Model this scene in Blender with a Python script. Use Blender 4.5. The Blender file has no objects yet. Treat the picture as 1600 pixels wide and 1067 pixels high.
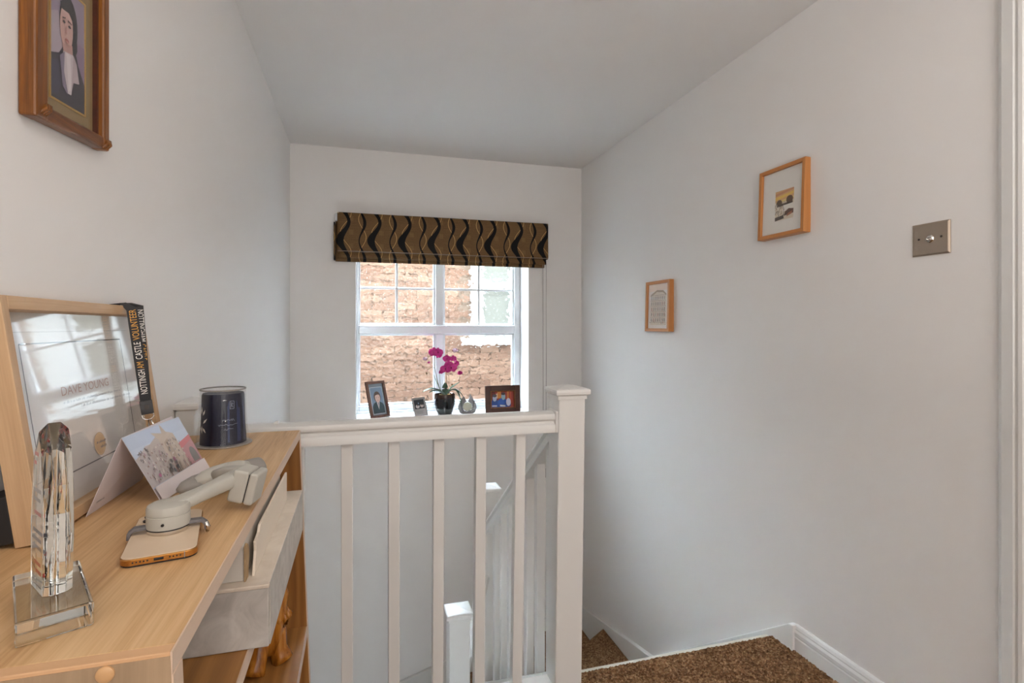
import bpy, bmesh, math, random
from mathutils import Vector, Matrix, Euler
random.seed(7)
S = bpy.context.scene
COL = S.collection
PI = math.pi

# ------------------------------------------------------------------ camera
cd = bpy.data.cameras.new('camera')
cam = bpy.data.objects.new('camera', cd); COL.objects.link(cam)
cam.location = (0, 0, 1.177)
cam.rotation_euler = (PI/2, 0, -math.radians(15.981))
cd.sensor_width = 36; cd.lens = 827.6/1600*36
cd.shift_y = -23.5/1600
cd.clip_start = 0.02
S.camera = cam
# ------------------------------------------------------------------ world, lights, exposure
W = bpy.data.worlds.new('overcast_sky'); S.world = W; W.use_nodes = True
bg = W.node_tree.nodes['Background']
bg.inputs[0].default_value = (0.78, 0.89, 1.0, 1); bg.inputs[1].default_value = 8.0

def area(name, loc, rot, size, power, col, size_y=None):
    l = bpy.data.lights.new(name, 'AREA'); l.energy = power; l.color = col; l.size = size
    if size_y: l.shape = 'RECTANGLE'; l.size_y = size_y
    o = bpy.data.objects.new(name, l); COL.objects.link(o); o.location = loc; o.rotation_euler = rot
    return o
WARM = (1.0, 0.972, 0.95)
area('landing_ceiling_light', (0.75, -0.55, 2.24), (0, 0, 0), 0.9, 5, WARM)
area('rear_fill_light', (0.55, -2.5, 1.45), (math.radians(90), 0, 0), 1.7, 13, WARM, 1.7)  # added fill lamp, unseen; the rear wall has no window
area('stairwell_fill_light', (-0.05, 0.66, -1.55), (math.radians(97), 0, 0), 1.0, 17, (0.88, 0.96, 1.0), 1.3)  # added unseen fill to brighten the lower far wall
# flash bounced off the ceiling behind the camera
area('ceiling_bounce_flash', (0.45, -0.95, 0.95), (PI, 0, 0), 0.7, 34, WARM)

sl_ = bpy.data.lights.new('sky_patch_fill', 'SUN'); sl_.energy = 130; sl_.angle = math.radians(52); sl_.color = (0.72, 0.87, 1.0)  # wide sun lamp added as an unseen bright sky patch for the stairwell
sky_patch = bpy.data.objects.new('sky_patch_fill', sl_); COL.objects.link(sky_patch); sky_patch.location = (-2, 9, 8)
sky_patch.rotation_euler = Vector((0.02, -1, -1.05)).to_track_quat('-Z', 'Y').to_euler()

S.view_settings.view_transform = 'Standard'
S.view_settings.look = 'None'
S.view_settings.exposure = 0.2
S.view_settings.gamma = 1
S.view_settings.use_curve_mapping = False
S.cycles.max_bounces = 12
S.cycles.diffuse_bounces = 6
S.cycles.transmission_bounces = 12
S.cycles.transparent_max_bounces = 16
S.cycles.sample_clamp_indirect = 0

# ------------------------------------------------------------------ materials
def lin(h):
    if isinstance(h, str):
        h = h.lstrip('#'); c = [int(h[i:i+2], 16)/255 for i in (0, 2, 4)]
    else: c = list(h)
    return [x/12.92 if x <= .04045 else ((x+.055)/1.055)**2.4 for x in c] + [1]

class NT:
    def __init__(s, name):
        s.m = bpy.data.materials.new(name); s.m.use_nodes = True
        s.t = s.m.node_tree; s.n = s.t.nodes; s.l = s.t.links
        s.b = s.n['Principled BSDF']; s.out = s.n['Material Output']
    def new(s, typ, **kw):
        x = s.n.new(typ)
        for k, v in kw.items(): setattr(x, k, v)
        return x
    def link(s, a, b): s.l.new(a, b)
    def val(s, x, sock):
        if isinstance(x, (int, float)): sock.default_value = x
        elif isinstance(x, (list, tuple)): sock.default_value = x
        else: s.l.new(x, sock)
    def math(s, op, a, b=0.0, c=0.0, clamp=False):
        x = s.new('ShaderNodeMath', operation=op); x.use_clamp = clamp
        s.val(a, x.inputs[0]); s.val(b, x.inputs[1]); s.val(c, x.inputs[2]); return x.outputs[0]
    def coord(s, scale=(1, 1, 1), out='Object', rot=(0, 0, 0)):
        tc = s.new('ShaderNodeTexCoord'); mp = s.new('ShaderNodeMapping')
        mp.inputs['Scale'].default_value = scale; mp.inputs['Rotation'].default_value = rot
        s.link(tc.outputs[out], mp.inputs[0]); return mp.outputs[0]
    def noise(s, vec, scale, detail=4, rough=.55, dist=0):
        x = s.new('ShaderNodeTexNoise'); s.link(vec, x.inputs['Vector'])
        x.inputs['Scale'].default_value = scale; x.inputs['Detail'].default_value = detail
        x.inputs['Roughness'].default_value = rough; x.inputs['Distortion'].default_value = dist
        return x.outputs['Fac']
    def ramp(s, fac, stops):
        x = s.new('ShaderNodeValToRGB'); s.link(fac, x.inputs[0])
        e = x.color_ramp.elements
        while len(e) < len(stops): e.new(.5)
        for i, (p, c) in enumerate(stops): e[i].position = p; e[i].color = lin(c)
        return x.outputs[0]
    def mix(s, fac, a, b):
        x = s.new('ShaderNodeMix', data_type='RGBA')
        s.val(fac, x.inputs[0]); s.val(a, x.inputs[6]); s.val(b, x.inputs[7]); return x.outputs[2]
    def bump(s, h, strength=.3, dist=.002):
        x = s.new('ShaderNodeBump'); s.link(h, x.inputs['Height'])
        x.inputs['Strength'].default_value = strength; x.inputs['Distance'].default_value = dist
        s.link(x.outputs[0], s.b.inputs['Normal']); return x.outputs[0]
    def base(s, c): s.val(c, s.b.inputs['Base Color'])
    def set(s, **kw):
        for k, v in kw.items(): s.b.inputs[k.replace('_', ' ')].default_value = v
        return s

def plain(name, col, rough=.5, metal=0, spec=.5, noise=0, nscale=40):
    t = NT(name); t.set(Roughness=rough, Metallic=metal); t.b.inputs['Specular IOR Level'].default_value = spec
    c = lin(col)
    v = t.coord()
    n = t.noise(v, nscale, 3)
    k = max(noise, .03)
    c1 = [x*(1-k) for x in c[:3]]+[1]; c2 = [min(1, x*(1+k)) for x in c[:3]]+[1]
    t.base(t.mix(n, c1, c2))
    return t.m

def paint(name, col, rough=.6, strength=.12):
    t = NT(name); t.set(Roughness=rough)
    v = t.coord()
    n = t.noise(v, 260, 4); n2 = t.noise(v, 2.2, 3)
    c = lin(col); c1 = [x*.97 for x in c[:3]]+[1]
    t.base(t.mix(n2, c1, c)); t.bump(n, strength, .0008)
    return t.m

def wood(name, stops, axis='y', scale=1.0, rough=.45, fine=1.0, bump=.15, ring=0.0):
    t = NT(name); t.set(Roughness=rough)
    k = {'x': (.07, 1, 1), 'y': (1, .07, 1), 'z': (1, 1, .07)}[axis]
    v = t.coord(tuple(a*scale for a in k))
    n1 = t.noise(v, 26, 6, .6, .6)
    k2 = {'x': (.02, 1, 1), 'y': (1, .02, 1), 'z': (1, 1, .02)}[axis]
    v2 = t.coord(tuple(a*scale for a in k2))
    n2 = t.noise(v2, 420, 3, .6)
    mixv = t.math('ADD', t.math('MULTIPLY', n1, 1-.35*fine), t.math('MULTIPLY', n2, .35*fine))
    if ring:
        w = t.new('ShaderNodeTexWave', wave_type='BANDS', bands_direction={'x': 'Y', 'y': 'X', 'z': 'X'}[axis])
        k3 = {'x': (.12, 1, 1), 'y': (1, .12, 1), 'z': (1, 1, .12)}[axis]
        t.link(t.coord(tuple(a*scale for a in k3)), w.inputs[0])
        w.inputs['Scale'].default_value = 14; w.inputs['Distortion'].default_value = 7
        w.inputs['Detail'].default_value = 2; w.inputs['Detail Scale'].default_value = 1.1
        mixv = t.math('ADD', t.math('MULTIPLY', mixv, 1-ring), t.math('MULTIPLY', w.outputs['Fac'], ring))
    t.base(t.ramp(mixv, stops)); t.bump(n2, bump, .0006)
    return t.m

def attr_mat(name, rough=.45, spec=.35):
    t = NT(name); t.set(Roughness=rough); t.b.inputs['Specular IOR Level'].default_value = spec
    a = t.new('ShaderNodeVertexColor', layer_name='Col')
    n = t.noise(t.coord(), 900, 2)
    t.base(t.mix(t.math('MULTIPLY', n, .12), a.outputs[0], (.5, .48, .45, 1)))
    return t.m

def thin_clear(name, tint=(1, 1, 1, 1), refl=.08, rough=.03, face=.35, film=0.0, filmcol=(.9, .9, .9, 1)):
    t = NT(name)
    tr = t.new('ShaderNodeBsdfTransparent'); tr.inputs[0].default_value = tint
    gl = t.new('ShaderNodeBsdfGlossy'); gl.inputs['Roughness'].default_value = rough
    lw = t.new('ShaderNodeLayerWeight'); lw.inputs[0].default_value = .35
    f = t.math('ADD', t.math('MULTIPLY', lw.outputs['Facing'], face), refl, clamp=True)
    mx = t.new('ShaderNodeMixShader'); t.link(f, mx.inputs[0]); t.link(tr.outputs[0], mx.inputs[1]); t.link(gl.outputs[0], mx.inputs[2])
    last = mx
    if film:
        df = t.new('ShaderNodeBsdfDiffuse'); df.inputs[0].default_value = filmcol
        n = t.noise(t.coord(), 45, 5, .7, .5)
        ff = t.math('MULTIPLY', t.math('ADD', t.math('MULTIPLY', n, 1.2), -.15, clamp=True), film*1.6, clamp=True)
        m2 = t.new('ShaderNodeMixShader'); t.link(ff, m2.inputs[0]); t.link(mx.outputs[0], m2.inputs[1]); t.link(df.outputs[0], m2.inputs[2]); last = m2
    t.link(last.outputs[0], t.out.inputs[0]); t.n.remove(t.b)
    return t.m

M = {}
M['wall'] = paint('wall_paint', '#e4e1de')
M['ceil'] = paint('ceiling_paint', '#dfdcd9')
M['gloss'] = paint('white_gloss_paint', '#deddda', .32, .04)
M['upvc'] = paint('white_upvc', '#e9ecef', .28, .02)
M['sill'] = paint('white_sill', '#eef0f2', .25, .02)
M['oak'] = wood('light_oak', [(.32, '#ab7e50'), (.5, '#cda677'), (.68, '#e0bf93')], 'y', 1, .42, .8, .1)
M['oak_lip'] = wood('oak_lipping', [(.2, '#c99d72'), (.8, '#d8ae85')], 'x', 1, .42, .6, .1)
M['oak_edge'] = wood('pale_edge_band', [(.2, '#cbaf96'), (.8, '#dcc4ae')], 'y', 1, .4, .4, .05)
M['oak_edge_z'] = wood('pale_edge_band_upright', [(.2, '#cbaf96'), (.8, '#dcc4ae')], 'z', 1, .4, .4, .05)
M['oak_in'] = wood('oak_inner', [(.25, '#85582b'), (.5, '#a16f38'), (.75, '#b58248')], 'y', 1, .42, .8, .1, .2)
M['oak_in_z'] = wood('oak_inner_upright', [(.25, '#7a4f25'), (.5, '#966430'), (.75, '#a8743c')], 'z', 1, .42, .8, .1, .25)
M['oak_end'] = wood('oak_end_panel', [(.2, '#8f775c'), (.5, '#a78d70'), (.8, '#b89d7e')], 'z', 1, .5, .8, .1)
M['frame_oak'] = wood('limed_oak', [(.2, '#a3835f'), (.5, '#bf9d78'), (.8, '#d0b18c')], 'z', 1.2, .5, 1, .3)
M['frame_oak_y'] = wood('limed_oak_rail', [(.2, '#a3835f'), (.5, '#bf9d78'), (.8, '#d0b18c')], 'y', 1.2, .5, 1, .3)
M['rust'] = wood('rustic_brown_wood', [(.25, '#341a05'), (.5, '#77450f'), (.75, '#a86c24')], 'z', 1.6, .35, .6, .3)
M['rust_y'] = wood('rustic_brown_wood_rail', [(.25, '#341a05'), (.5, '#70400e'), (.75, '#9c6220')], 'y', 1.6, .35, .6, .3)
M['pine'] = wood('honey_wood_upright', [(.2, '#b06f38'), (.8, '#c98b50')], 'z', 1.5, .4, .6, .1)
M['pine_y'] = wood('honey_wood_rail', [(.2, '#b06f38'), (.8, '#c98b50')], 'y', 1.5, .4, .6, .1)
M['mahog'] = wood('dark_red_wood', [(.2, '#2c1108'), (.6, '#4f2313'), (.9, '#6d361d')], 'x', 1.5, .3, .6, .1)
M['walnut'] = wood('walnut_frame_wood', [(.2, '#563a30'), (.8, '#8b6654')], 'z', 1.5, .4, .6, .1)
M['carved'] = wood('varnished_carved_wood', [(.3, '#4b230a'), (.5, '#a0611d'), (.75, '#c98c3c')], 'z', 2.2, .18, .3, .3)
M['print'] = attr_mat('printed_paper')
M['black'] = plain('black_card', '#191718', .6)
M['backcard'] = plain('grey_black_card', '#2f3138', .7)
M['mat_white'] = plain('white_mount_board', '#e4e0d9', .7)
M['mat_olive'] = plain('olive_mount_board', '#8d7750', .7)
M['gilt'] = plain('gilt_slip', '#c8a058', .35, .6)
M['steel'] = plain('brushed_steel', '#b3a494', .36, .85)
M['steel_dk'] = plain('dark_metal', '#3a3430', .35, .8)
M['chrome'] = plain('chrome', '#dad6d2', .12, 1)
M['silver'] = plain('dull_silver', '#aeaaa6', .42, .55, noise=.25, nscale=160)
M['gold'] = plain('gold_phone_edge', '#c08b4c', .2, .9)
M['phoneback'] = plain('pale_gold_frosted_glass', '#d9c2a7', .34)
M['dark'] = plain('near_black_plastic', '#17161a', .35)
M['gimbal'] = plain('pale_grey_plastic', '#b3b0a7', .5)
M['gimbal_dk'] = plain('mid_grey_plastic', '#8f8a84', .5)
M['gimbal_strap'] = plain('dark_grey_plastic', '#6d6a6c', .5)
M['navy'] = plain('navy_sleeve', '#0e142e', .4, 0, .4, .2, 30)
M['navy_lt'] = plain('blue_satin', '#24345f', .3)
M['silvertxt'] = plain('silver_print', '#8f97ab', .4)
M['white'] = plain('white_print', '#e2dcd4', .5)
M['gold_txt'] = plain('amber_print', '#d59a35', .5)
M['brown_txt'] = plain('copper_print', '#b58a72', .5)
M['grey_txt'] = plain('grey_print', '#86868c', .5)
M['red_txt'] = plain('red_print', '#c9423a', .4)
M['blue_txt'] = plain('dark_blue_print', '#2c3850', .4)
M['lanyard'] = plain('black_ribbon', '#121013', .6)
M['tab'] = plain('black_tab', '#1c1717', .4)
M['marble_side'] = None
M['cream'] = plain('cream_cloth_board', '#ddd0bf', .6, noise=.06, nscale=300)
M['cream_end'] = plain('pale_page_block', '#c9c2b8', .6)
M['torn'] = plain('torn_board_edge', '#a88c68', .8, noise=.3)
M['leaf'] = plain('orchid_leaf', '#4d6a52', .35, noise=.25, nscale=30)
M['leaf_lt'] = plain('pale_leaf', '#7d9684', .35, noise=.2, nscale=30)
M['stem'] = plain('orchid_stem', '#7b6a4a', .5)
M['petal'] = plain('magenta_petal', '#d0318f', .45, noise=.2, nscale=60)
M['petal_lt'] = plain('pale_pink_petal', '#ecd0e4', .45, noise=.08, nscale=60)
M['petal_dk'] = plain('orchid_lip', '#8f1350', .45)
M['moss'] = plain('moss_and_bark', '#9a7c45', .9, noise=.5, nscale=120)
M['bracket'] = plain('warm_plug_wood', '#cda172', .4)
M['cord'] = plain('grey_cord', '#8d8682', .7)
M['rim_light'] = plain('pale_rim_light', '#c9c2b6', .8)  # window rim light put into a pale colour
M['crystal'] = None

def marble(name, a, b, warm=False):
    t = NT(name); t.set(Roughness=.5)
    n = t.noise(t.coord(), 22, 6, .6, 1.2)
    t.base(t.ramp(n, [(.3, a), (.7, b)])); return t.m
M['marble'] = marble('grey_marbled_paper', '#a8a29b', '#cbc6bf')
M['marble_lt'] = marble('cream_marbled_paper', '#cdbfae', '#ded3c4')

def carpet():
    t = NT('brown_loop_carpet'); t.set(Roughness=.95); t.b.inputs['Specular IOR Level'].default_value = .1
    v = t.coord()
    vo = t.new('ShaderNodeTexVoronoi'); t.link(v, vo.inputs['Vector']); vo.inputs['Scale'].default_value = 150
    n = t.noise(v, 90, 4, .7); nn = t.noise(v, 14, 3)
    f = t.math('ADD', t.math('MULTIPLY', n, .7), t.math('MULTIPLY', nn, .3))
    c1 = t.ramp(f, [(.34, '#4a2f1d'), (.5, '#7d5a3c'), (.64, '#aa8662')])
    sep = t.new('ShaderNodeSeparateColor'); t.link(vo.outputs['Color'], sep.inputs[0])
    c2 = t.ramp(sep.outputs[0], [(.0, '#3d2616'), (.5, '#7a573a'), (1.0, '#b6946f')])
    t.base(t.mix(.5, c1, c2))
    h = t.math('SUBTRACT', 1.0, vo.outputs['Distance'])
    t.bump(h, .9, .006)
    return t.m
M['carpet'] = carpet()

def obscure_glass():
    t = NT('hammered_obscure_glass')
    t.set(Roughness=0.0, IOR=1.45); t.b.inputs['Transmission Weight'].default_value = 1
    t.base((.97, .99, .98, 1))
    v = t.coord((1, 1, 1.25))
    vo = t.new('ShaderNodeTexVoronoi', feature='SMOOTH_F1'); t.link(v, vo.inputs['Vector']); vo.inputs['Scale'].default_value = 32
    vo.inputs['Smoothness'].default_value = .6
    n2 = t.noise(v, 11, 2)
    h = t.math('ADD', vo.outputs['Distance'], t.math('MULTIPLY', n2, .35))
    t.bump(h, .30, .010)
    return t.m
M['obscure'] = obscure_glass()

def solid_glass(name, col, rough=0.0):
    t = NT(name); t.set(Roughness=rough, IOR=1.5); t.b.inputs['Transmission Weight'].default_value = 1
    n = t.noise(t.coord(), 30, 2)
    c = lin(col); t.base(t.mix(n, c, [min(1, x*1.04) for x in c[:3]]+[1]))
    return t.m
M['crystal'] = solid_glass('clear_crystal', '#f6fcfa')
M['clear'] = thin_clear('thin_clear_plastic', (.985, .985, .985, 1), .015, .02, .10)
M['pic_glass'] = thin_clear('picture_glass', (.99, .99, .99, 1), .015, .04, .10)
M['cert_glass'] = thin_clear('certificate_glass', (.99, .99, .99, 1), .03, .04, .27)

def brick_mat():
    t = NT('buff_pink_brick'); t.set(Roughness=.85)
    oi = t.new('ShaderNodeObjectInfo')
    n = t.noise(t.coord(), 30, 5, .65)
    f = t.math('ADD', t.math('MULTIPLY', oi.outputs['Random'], .5), t.math('MULTIPLY', n, .5))
    t.base(t.ramp(f, [(.15, '#7f6050'), (.5, '#977663'), (.85, '#ab8b77')]))
    t.bump(n, .5, .004); return t.m
M['brick'] = brick_mat()
def brick_far():
    t = NT('buff_pink_brick_far'); t.set(Roughness=.85)
    n = t.noise(t.coord((1, 1, 3)), 4, 5, .65)
    t.base(t.ramp(n, [(.15, '#7f6050'), (.5, '#977663'), (.85, '#ab8b77')])); return t.m
M['brick_far'] = brick_far()
M['mortar'] = plain('mortar', '#8b7869', .9, noise=.15, nscale=60)
M['ngrey'] = plain('neighbour_sky_reflection', '#8b8c85', .15)  # grey base colour stands for sky reflected in the panes
M['render_ext'] = plain('outer_render', '#6f6a64', .9, noise=.1)
M['ground'] = plain('paving', '#a59f98', .9, noise=.2)

def blind_mat():
    t = NT('bronze_wave_fabric'); t.set(Roughness=.6); t.b.inputs['Specular IOR Level'].default_value = .2
    tc = t.new('ShaderNodeTexCoord'); sx = t.new('ShaderNodeSeparateXYZ'); t.link(tc.outputs['Object'], sx.inputs[0])
    X, Z = sx.outputs[0], sx.outputs[2]
    P = 0.1865
    def wave(center, amp, lam, z0, w0, w1=0, wz0=0):
        # horizontal distance from a wavy upright band that repeats every P
        ph = t.math('MULTIPLY', t.math('SUBTRACT', Z, z0), 2*PI/lam)
        off = t.math('MULTIPLY', t.math('COSINE', ph), amp)
        d = t.math('SUBTRACT', t.math('SUBTRACT', X, center), off)
        d = t.math('SUBTRACT', t.math('FLOORED_MODULO', t.math('ADD', d, P/2), P), P/2)
        d = t.math('ABSOLUTE', d)
        wph = t.math('MULTIPLY', t.math('SUBTRACT', Z, wz0), 2*PI/lam)
        w = t.math('ADD', t.math('MULTIPLY', t.math('COSINE', wph), w1), w0)
        return t.math('LESS_THAN', d, w)
    x0 = -0.136
    # z measured from the top edge of the fabric (object origin), downwards negative
    thick = wave(x0+.041, .027, .235, -.055, .0165, .0065, -.165)
    thin = wave(x0+.146, .017, .225, -.062, .0065, .003, -.06)
    g1 = wave(x0+.050, .032, .245, -.002, .0017)
    g2 = wave(x0+.1485, .0225, .225, -.150, .0017)
    gm = t.math('MAXIMUM', g1, g2)
    v = t.coord((1, 1, 60)); n = t.noise(v, 14, 4, .7)
    v2 = t.coord((300, 1, 300)); n2 = t.noise(v2, 1.0, 2)
    bronze = t.ramp(t.math('ADD', t.math('MULTIPLY', n, .6), t.math('MULTIPLY', n2, .4)), [(.3, '#4c361f'), (.5, '#6d5233'), (.7, '#8a6c46')])
    # little tally marks of paler thread between the waves
    mx = t.math('FLOORED_MODULO', t.math('SUBTRACT', X, x0+.066), P)
    tall = t.math('LESS_THAN', t.math('ABSOLUTE', t.math('SUBTRACT', mx, .013)), .013)
    fine = t.math('LESS_THAN', t.math('FLOORED_MODULO', X, .0065), .0013)
    zz = t.math('LESS_THAN', t.math('ABSOLUTE', t.math('SUBTRACT', t.math('FLOORED_MODULO', Z, .085), .05)), .015)
    tm = t.math('MULTIPLY', t.math('MULTIPLY', tall, fine), t.math('MULTIPLY', zz, .7))
    c = t.mix(tm, bronze, lin('#a88a58'))
    c = t.mix(gm, c, lin('#c9a063'))
    c = t.mix(t.math('MAXIMUM', thick, thin), c, lin('#0b090b'))
    t.base(c)
    t.bump(n2, .15, .0008)
    return t.m
M['blind'] = blind_mat()
M['fold_glint'] = plain('tan_fold_highlight', '#8d7f72', .6)  # highlight on the blind's fold put into a tan colour

# ------------------------------------------------------------------ geometry helpers
class MB:
    def __init__(s): s.v = []; s.f = []; s.mi = []
    def add(s, vs, fs, mi=0):
        o = len(s.v); s.v += [tuple(v) for v in vs]
        for f in fs: s.f.append([i+o for i in f]); s.mi.append(mi)
        return s
    def box(s, x0, x1, y0, y1, z0, z1, mi=0):
        vs = [(x, y, z) for z in (z0, z1) for y in (y0, y1) for x in (x0, x1)]
        return s.add(vs, [(0, 2, 3, 1), (4, 5, 7, 6), (0, 1, 5, 4), (2, 6, 7, 3), (0, 4, 6, 2), (1, 3, 7, 5)], mi)
    def prism(s, pts, a, b, axis='y', mi=0):
        # pts 2D (counter-clockwise), extruded along axis from a to b
        def P(p, t): return {'x': (t, p[0], p[1]), 'y': (p[0], t, p[1]), 'z': (p[0], p[1], t)}[axis]
        n = len(pts); vs = [P(p, a) for p in pts]+[P(p, b) for p in pts]
        fs = [list(range(n))[::-1], list(range(n, 2*n))]+[(i, (i+1) % n, (i+1) % n+n, i+n) for i in range(n)]
        return s.add(vs, fs, mi)
    def lathe(s, prof, n=32, c=(0, 0, 0), cap0=True, cap1=True, mi=0, wob=None):
        vs = []; k = len(prof)
        for r, z in prof:
            for i in range(n):
                a = 2*PI*i/n; rr = r*(1+(wob(a, z) if wob else 0)); vs.append((c[0]+rr*math.cos(a), c[1]+rr*math.sin(a), c[2]+z))
        fs = [(j*n+i, j*n+(i+1) % n, (j+1)*n+(i+1) % n, (j+1)*n+i) for j in range(k-1) for i in range(n)]
        if cap0: fs.append(list(range(n))[::-1])
        if cap1: fs.append([(k-1)*n+i for i in range(n)])
        return s.add(vs, fs, mi)
    def tube(s, path, r, n=10, mi=0, sq=None):
        path = [Vector(p) for p in path]; k = len(path)
        rs = r if isinstance(r, (list, tuple)) else [r]*k
        vs = []; up = Vector((0, 0, 1))
        for i, p in enumerate(path):
            t = (path[min(i+1, k-1)]-path[max(i-1, 0)]).normalized()
            u = t.cross(up)
            if u.length < 1e-3: u = t.cross(Vector((1, 0, 0)))
            u.normalize(); w = u.cross(t).normalized()
            rr = rs[i]; ra, rb = rr if isinstance(rr, (list, tuple)) else (rr, rr)
            for j in range(n):
                a = 2*PI*j/n; ca, sa = math.cos(a), math.sin(a)
                if sq:
                    ca = math.copysign(abs(ca)**sq, ca); sa = math.copysign(abs(sa)**sq, sa)
                vs.append(p+u*(ra*ca)+w*(rb*sa))
        fs = [(i*n+j, i*n+(j+1) % n, (i+1)*n+(j+1) % n, (i+1)*n+j) for i in range(k-1) for j in range(n)]
        fs += [list(range(n))[::-1], [(k-1)*n+j for j in range(n)]]
        return s.add(vs, fs, mi)
    def ribbon(s, path, side, w, th, mi=0):
        # flat strap: path points, side vectors, half width, thickness along normal
        vs = []; k = len(path); path = [Vector(p) for p in path]
        for i, p in enumerate(path):
            t = (path[min(i+1, k-1)]-path[max(i-1, 0)]).normalized()
            sd = Vector(side); sd = (sd-t*sd.dot(t)).normalized(); nn = sd.cross(t).normalized()
            for a, b in ((-1, -1), (1, -1), (1, 1), (-1, 1)): vs.append(p+sd*(a*w)+nn*(b*th/2))
        fs = [(i*4+j, i*4+(j+1) % 4, (i+1)*4+(j+1) % 4, (i+1)*4+j) for i in range(k-1) for j in range(4)]
        fs += [(3, 2, 1, 0), ((k-1)*4, (k-1)*4+1, (k-1)*4+2, (k-1)*4+3)]
        return s.add(vs, fs, mi)
    def shear(s, zt, zb, dx):
        # lean: top stays, the foot moves by dx
        s.v = [(x+dx*(zt-z)/(zt-zb), y, z) for x, y, z in s.v]; return s
    def xf(s, mat):
        s.v = [tuple(mat @ Vector(v)) for v in s.v]; return s
    def build(s, name, mat, parent=None, bevel=0, seg=2, smooth=False, loc=(0, 0, 0)):
        me = bpy.data.meshes.new(name); me.from_pydata(s.v, [], s.f)
        mats = mat if isinstance(mat, (list, tuple)) else [mat]
        for m in mats: me.materials.append(m)
        for p, i in zip(me.polygons, s.mi): p.material_index = i
        bm = bmesh.new(); bm.from_mesh(me); bmesh.ops.recalc_face_normals(bm, faces=bm.faces); bm.to_mesh(me); bm.free()
        if smooth:
            for p in me.polygons: p.use_smooth = True
        me.update()
        o = bpy.data.objects.new(name, me); COL.objects.link(o); o.location = loc
        if parent: o.parent = parent
        if smooth and smooth != 'all':
            me.set_sharp_from_angle(angle=math.radians(40))
        if bevel:
            b = o.modifiers.new('bevel', 'BEVEL'); b.width = bevel; b.segments = seg; b.limit_method = 'ANGLE'; b.angle_limit = math.radians(35)
        return o

def thing(name, label, cat, loc=(0, 0, 0), rot=(0, 0, 0), group=None, kind=None):
    o = bpy.data.objects.new(name, None); COL.objects.link(o); o.location = loc; o.rotation_euler = rot
    o.empty_display_size = .05
    tag(o, label, cat, group, kind); return o
def tag(o, label=None, cat=None, group=None, kind=None):
    if label: o['label'] = label
    if cat: o['category'] = cat
    if group: o['group'] = group
    if kind: o['kind'] = kind
    return o
def struct(o, label=None): o['kind'] = 'structure'; return tag(o, label)

def ell(cx, cy, rx, ry, n=20, a0=0, a1=2*PI):
    full = abs(a1-a0-2*PI) < 1e-6
    return [(cx+rx*math.cos(a0+(a1-a0)*i/(n if full else n-1)), cy+ry*math.sin(a0+(a1-a0)*i/(n if full else n-1))) for i in range(n)]
def line(p, q, w):
    dx, dy = q[0]-p[0], q[1]-p[1]; L = math.hypot(dx, dy) or 1; nx, ny = -dy/L*w/2, dx/L*w/2
    return [(p[0]+nx, p[1]+ny), (q[0]+nx, q[1]+ny), (q[0]-nx, q[1]-ny), (p[0]-nx, p[1]-ny)]

def print_part(name, parent, polys, o, eu, ev, step=.00012, clip=None, label=None):
    """a flat print: coloured shapes laid one on the next; polys = [(points, colour)]"""
    o, eu, ev = Vector(o), Vector(eu), Vector(ev); n = eu.cross(ev).normalized()
    me = bpy.data.meshes.new(name); vs = []; fs = []; cols = []
    for k, (pts, c) in enumerate(polys):
        b = len(vs)
        for u, v in pts:
            if clip: u = min(max(u, clip[0]), clip[2]); v = min(max(v, clip[1]), clip[3])
            vs.append(o+eu*u+ev*v+n*(step*k))
        fs.append(list(range(b, b+len(pts)))); cols.append(lin(c))
    me.from_pydata([tuple(v) for v in vs], [], fs)
    ca = me.color_attributes.new('Col', 'FLOAT_COLOR', 'CORNER')
    for p, c in zip(me.polygons, cols):
        for li in p.loop_indices: ca.data[li].color = c
    me.materials.append(M['print'])
    ob = bpy.data.objects.new(name, me); COL.objects.link(ob); ob.parent = parent
    if label: ob['label'] = label
    return ob

def text_part(name, txt, parent, mat, o, eu, ev, height, width=None, align='CENTER', th=.0003, label=None):
    cu = bpy.data.curves.new(name, 'FONT'); cu.body = txt; cu.align_x = align; cu.size = 1; cu.resolution_u = 3
    tmp = bpy.data.objects.new('tmp', cu); COL.objects.link(tmp)
    bpy.context.view_layer.update()
    me = bpy.data.meshes.new_from_object(tmp.evaluated_get(bpy.context.evaluated_depsgraph_get()))
    bpy.data.objects.remove(tmp); bpy.data.curves.remove(cu)
    xs = [v.co.x for v in me.vertices]; w = max(xs)-min(xs)
    sy = height/.70; sx = width/w if width else sy
    o, eu, ev = Vector(o), Vector(eu).normalized(), Vector(ev).normalized(); n = eu.cross(ev).normalized()
    for v in me.vertices: v.co = o+eu*(v.co.x*sx)+ev*(v.co.y*sy)+n*th
    me.materials.clear(); me.materials.append(mat); me.name = name
    ob = bpy.data.objects.new(name, me); COL.objects.link(ob); ob.parent = parent
    if label: ob['label'] = label
    return ob

def joined(parts, name, parent):
    base = parts[0]
    vs = []; fs = []; mats = []; mi = []
    for p in parts:
        b = len(vs); vs += [tuple(v.co) for v in p.data.vertices]
        m = p.data.materials[0]
        if m not in mats: mats.append(m)
        for f in p.data.polygons: fs.append([i+b for i in f.vertices]); mi.append(mats.index(m))
    me = bpy.data.meshes.new(name); me.from_pydata(vs, [], fs)
    for m in mats: me.materials.append(m)
    for p, i in zip(me.polygons, mi): p.material_index = i
    for p in parts: bpy.data.objects.remove(p)
    o = bpy.data.objects.new(name, me); COL.objects.link(o); o.parent = parent; return o

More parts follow.
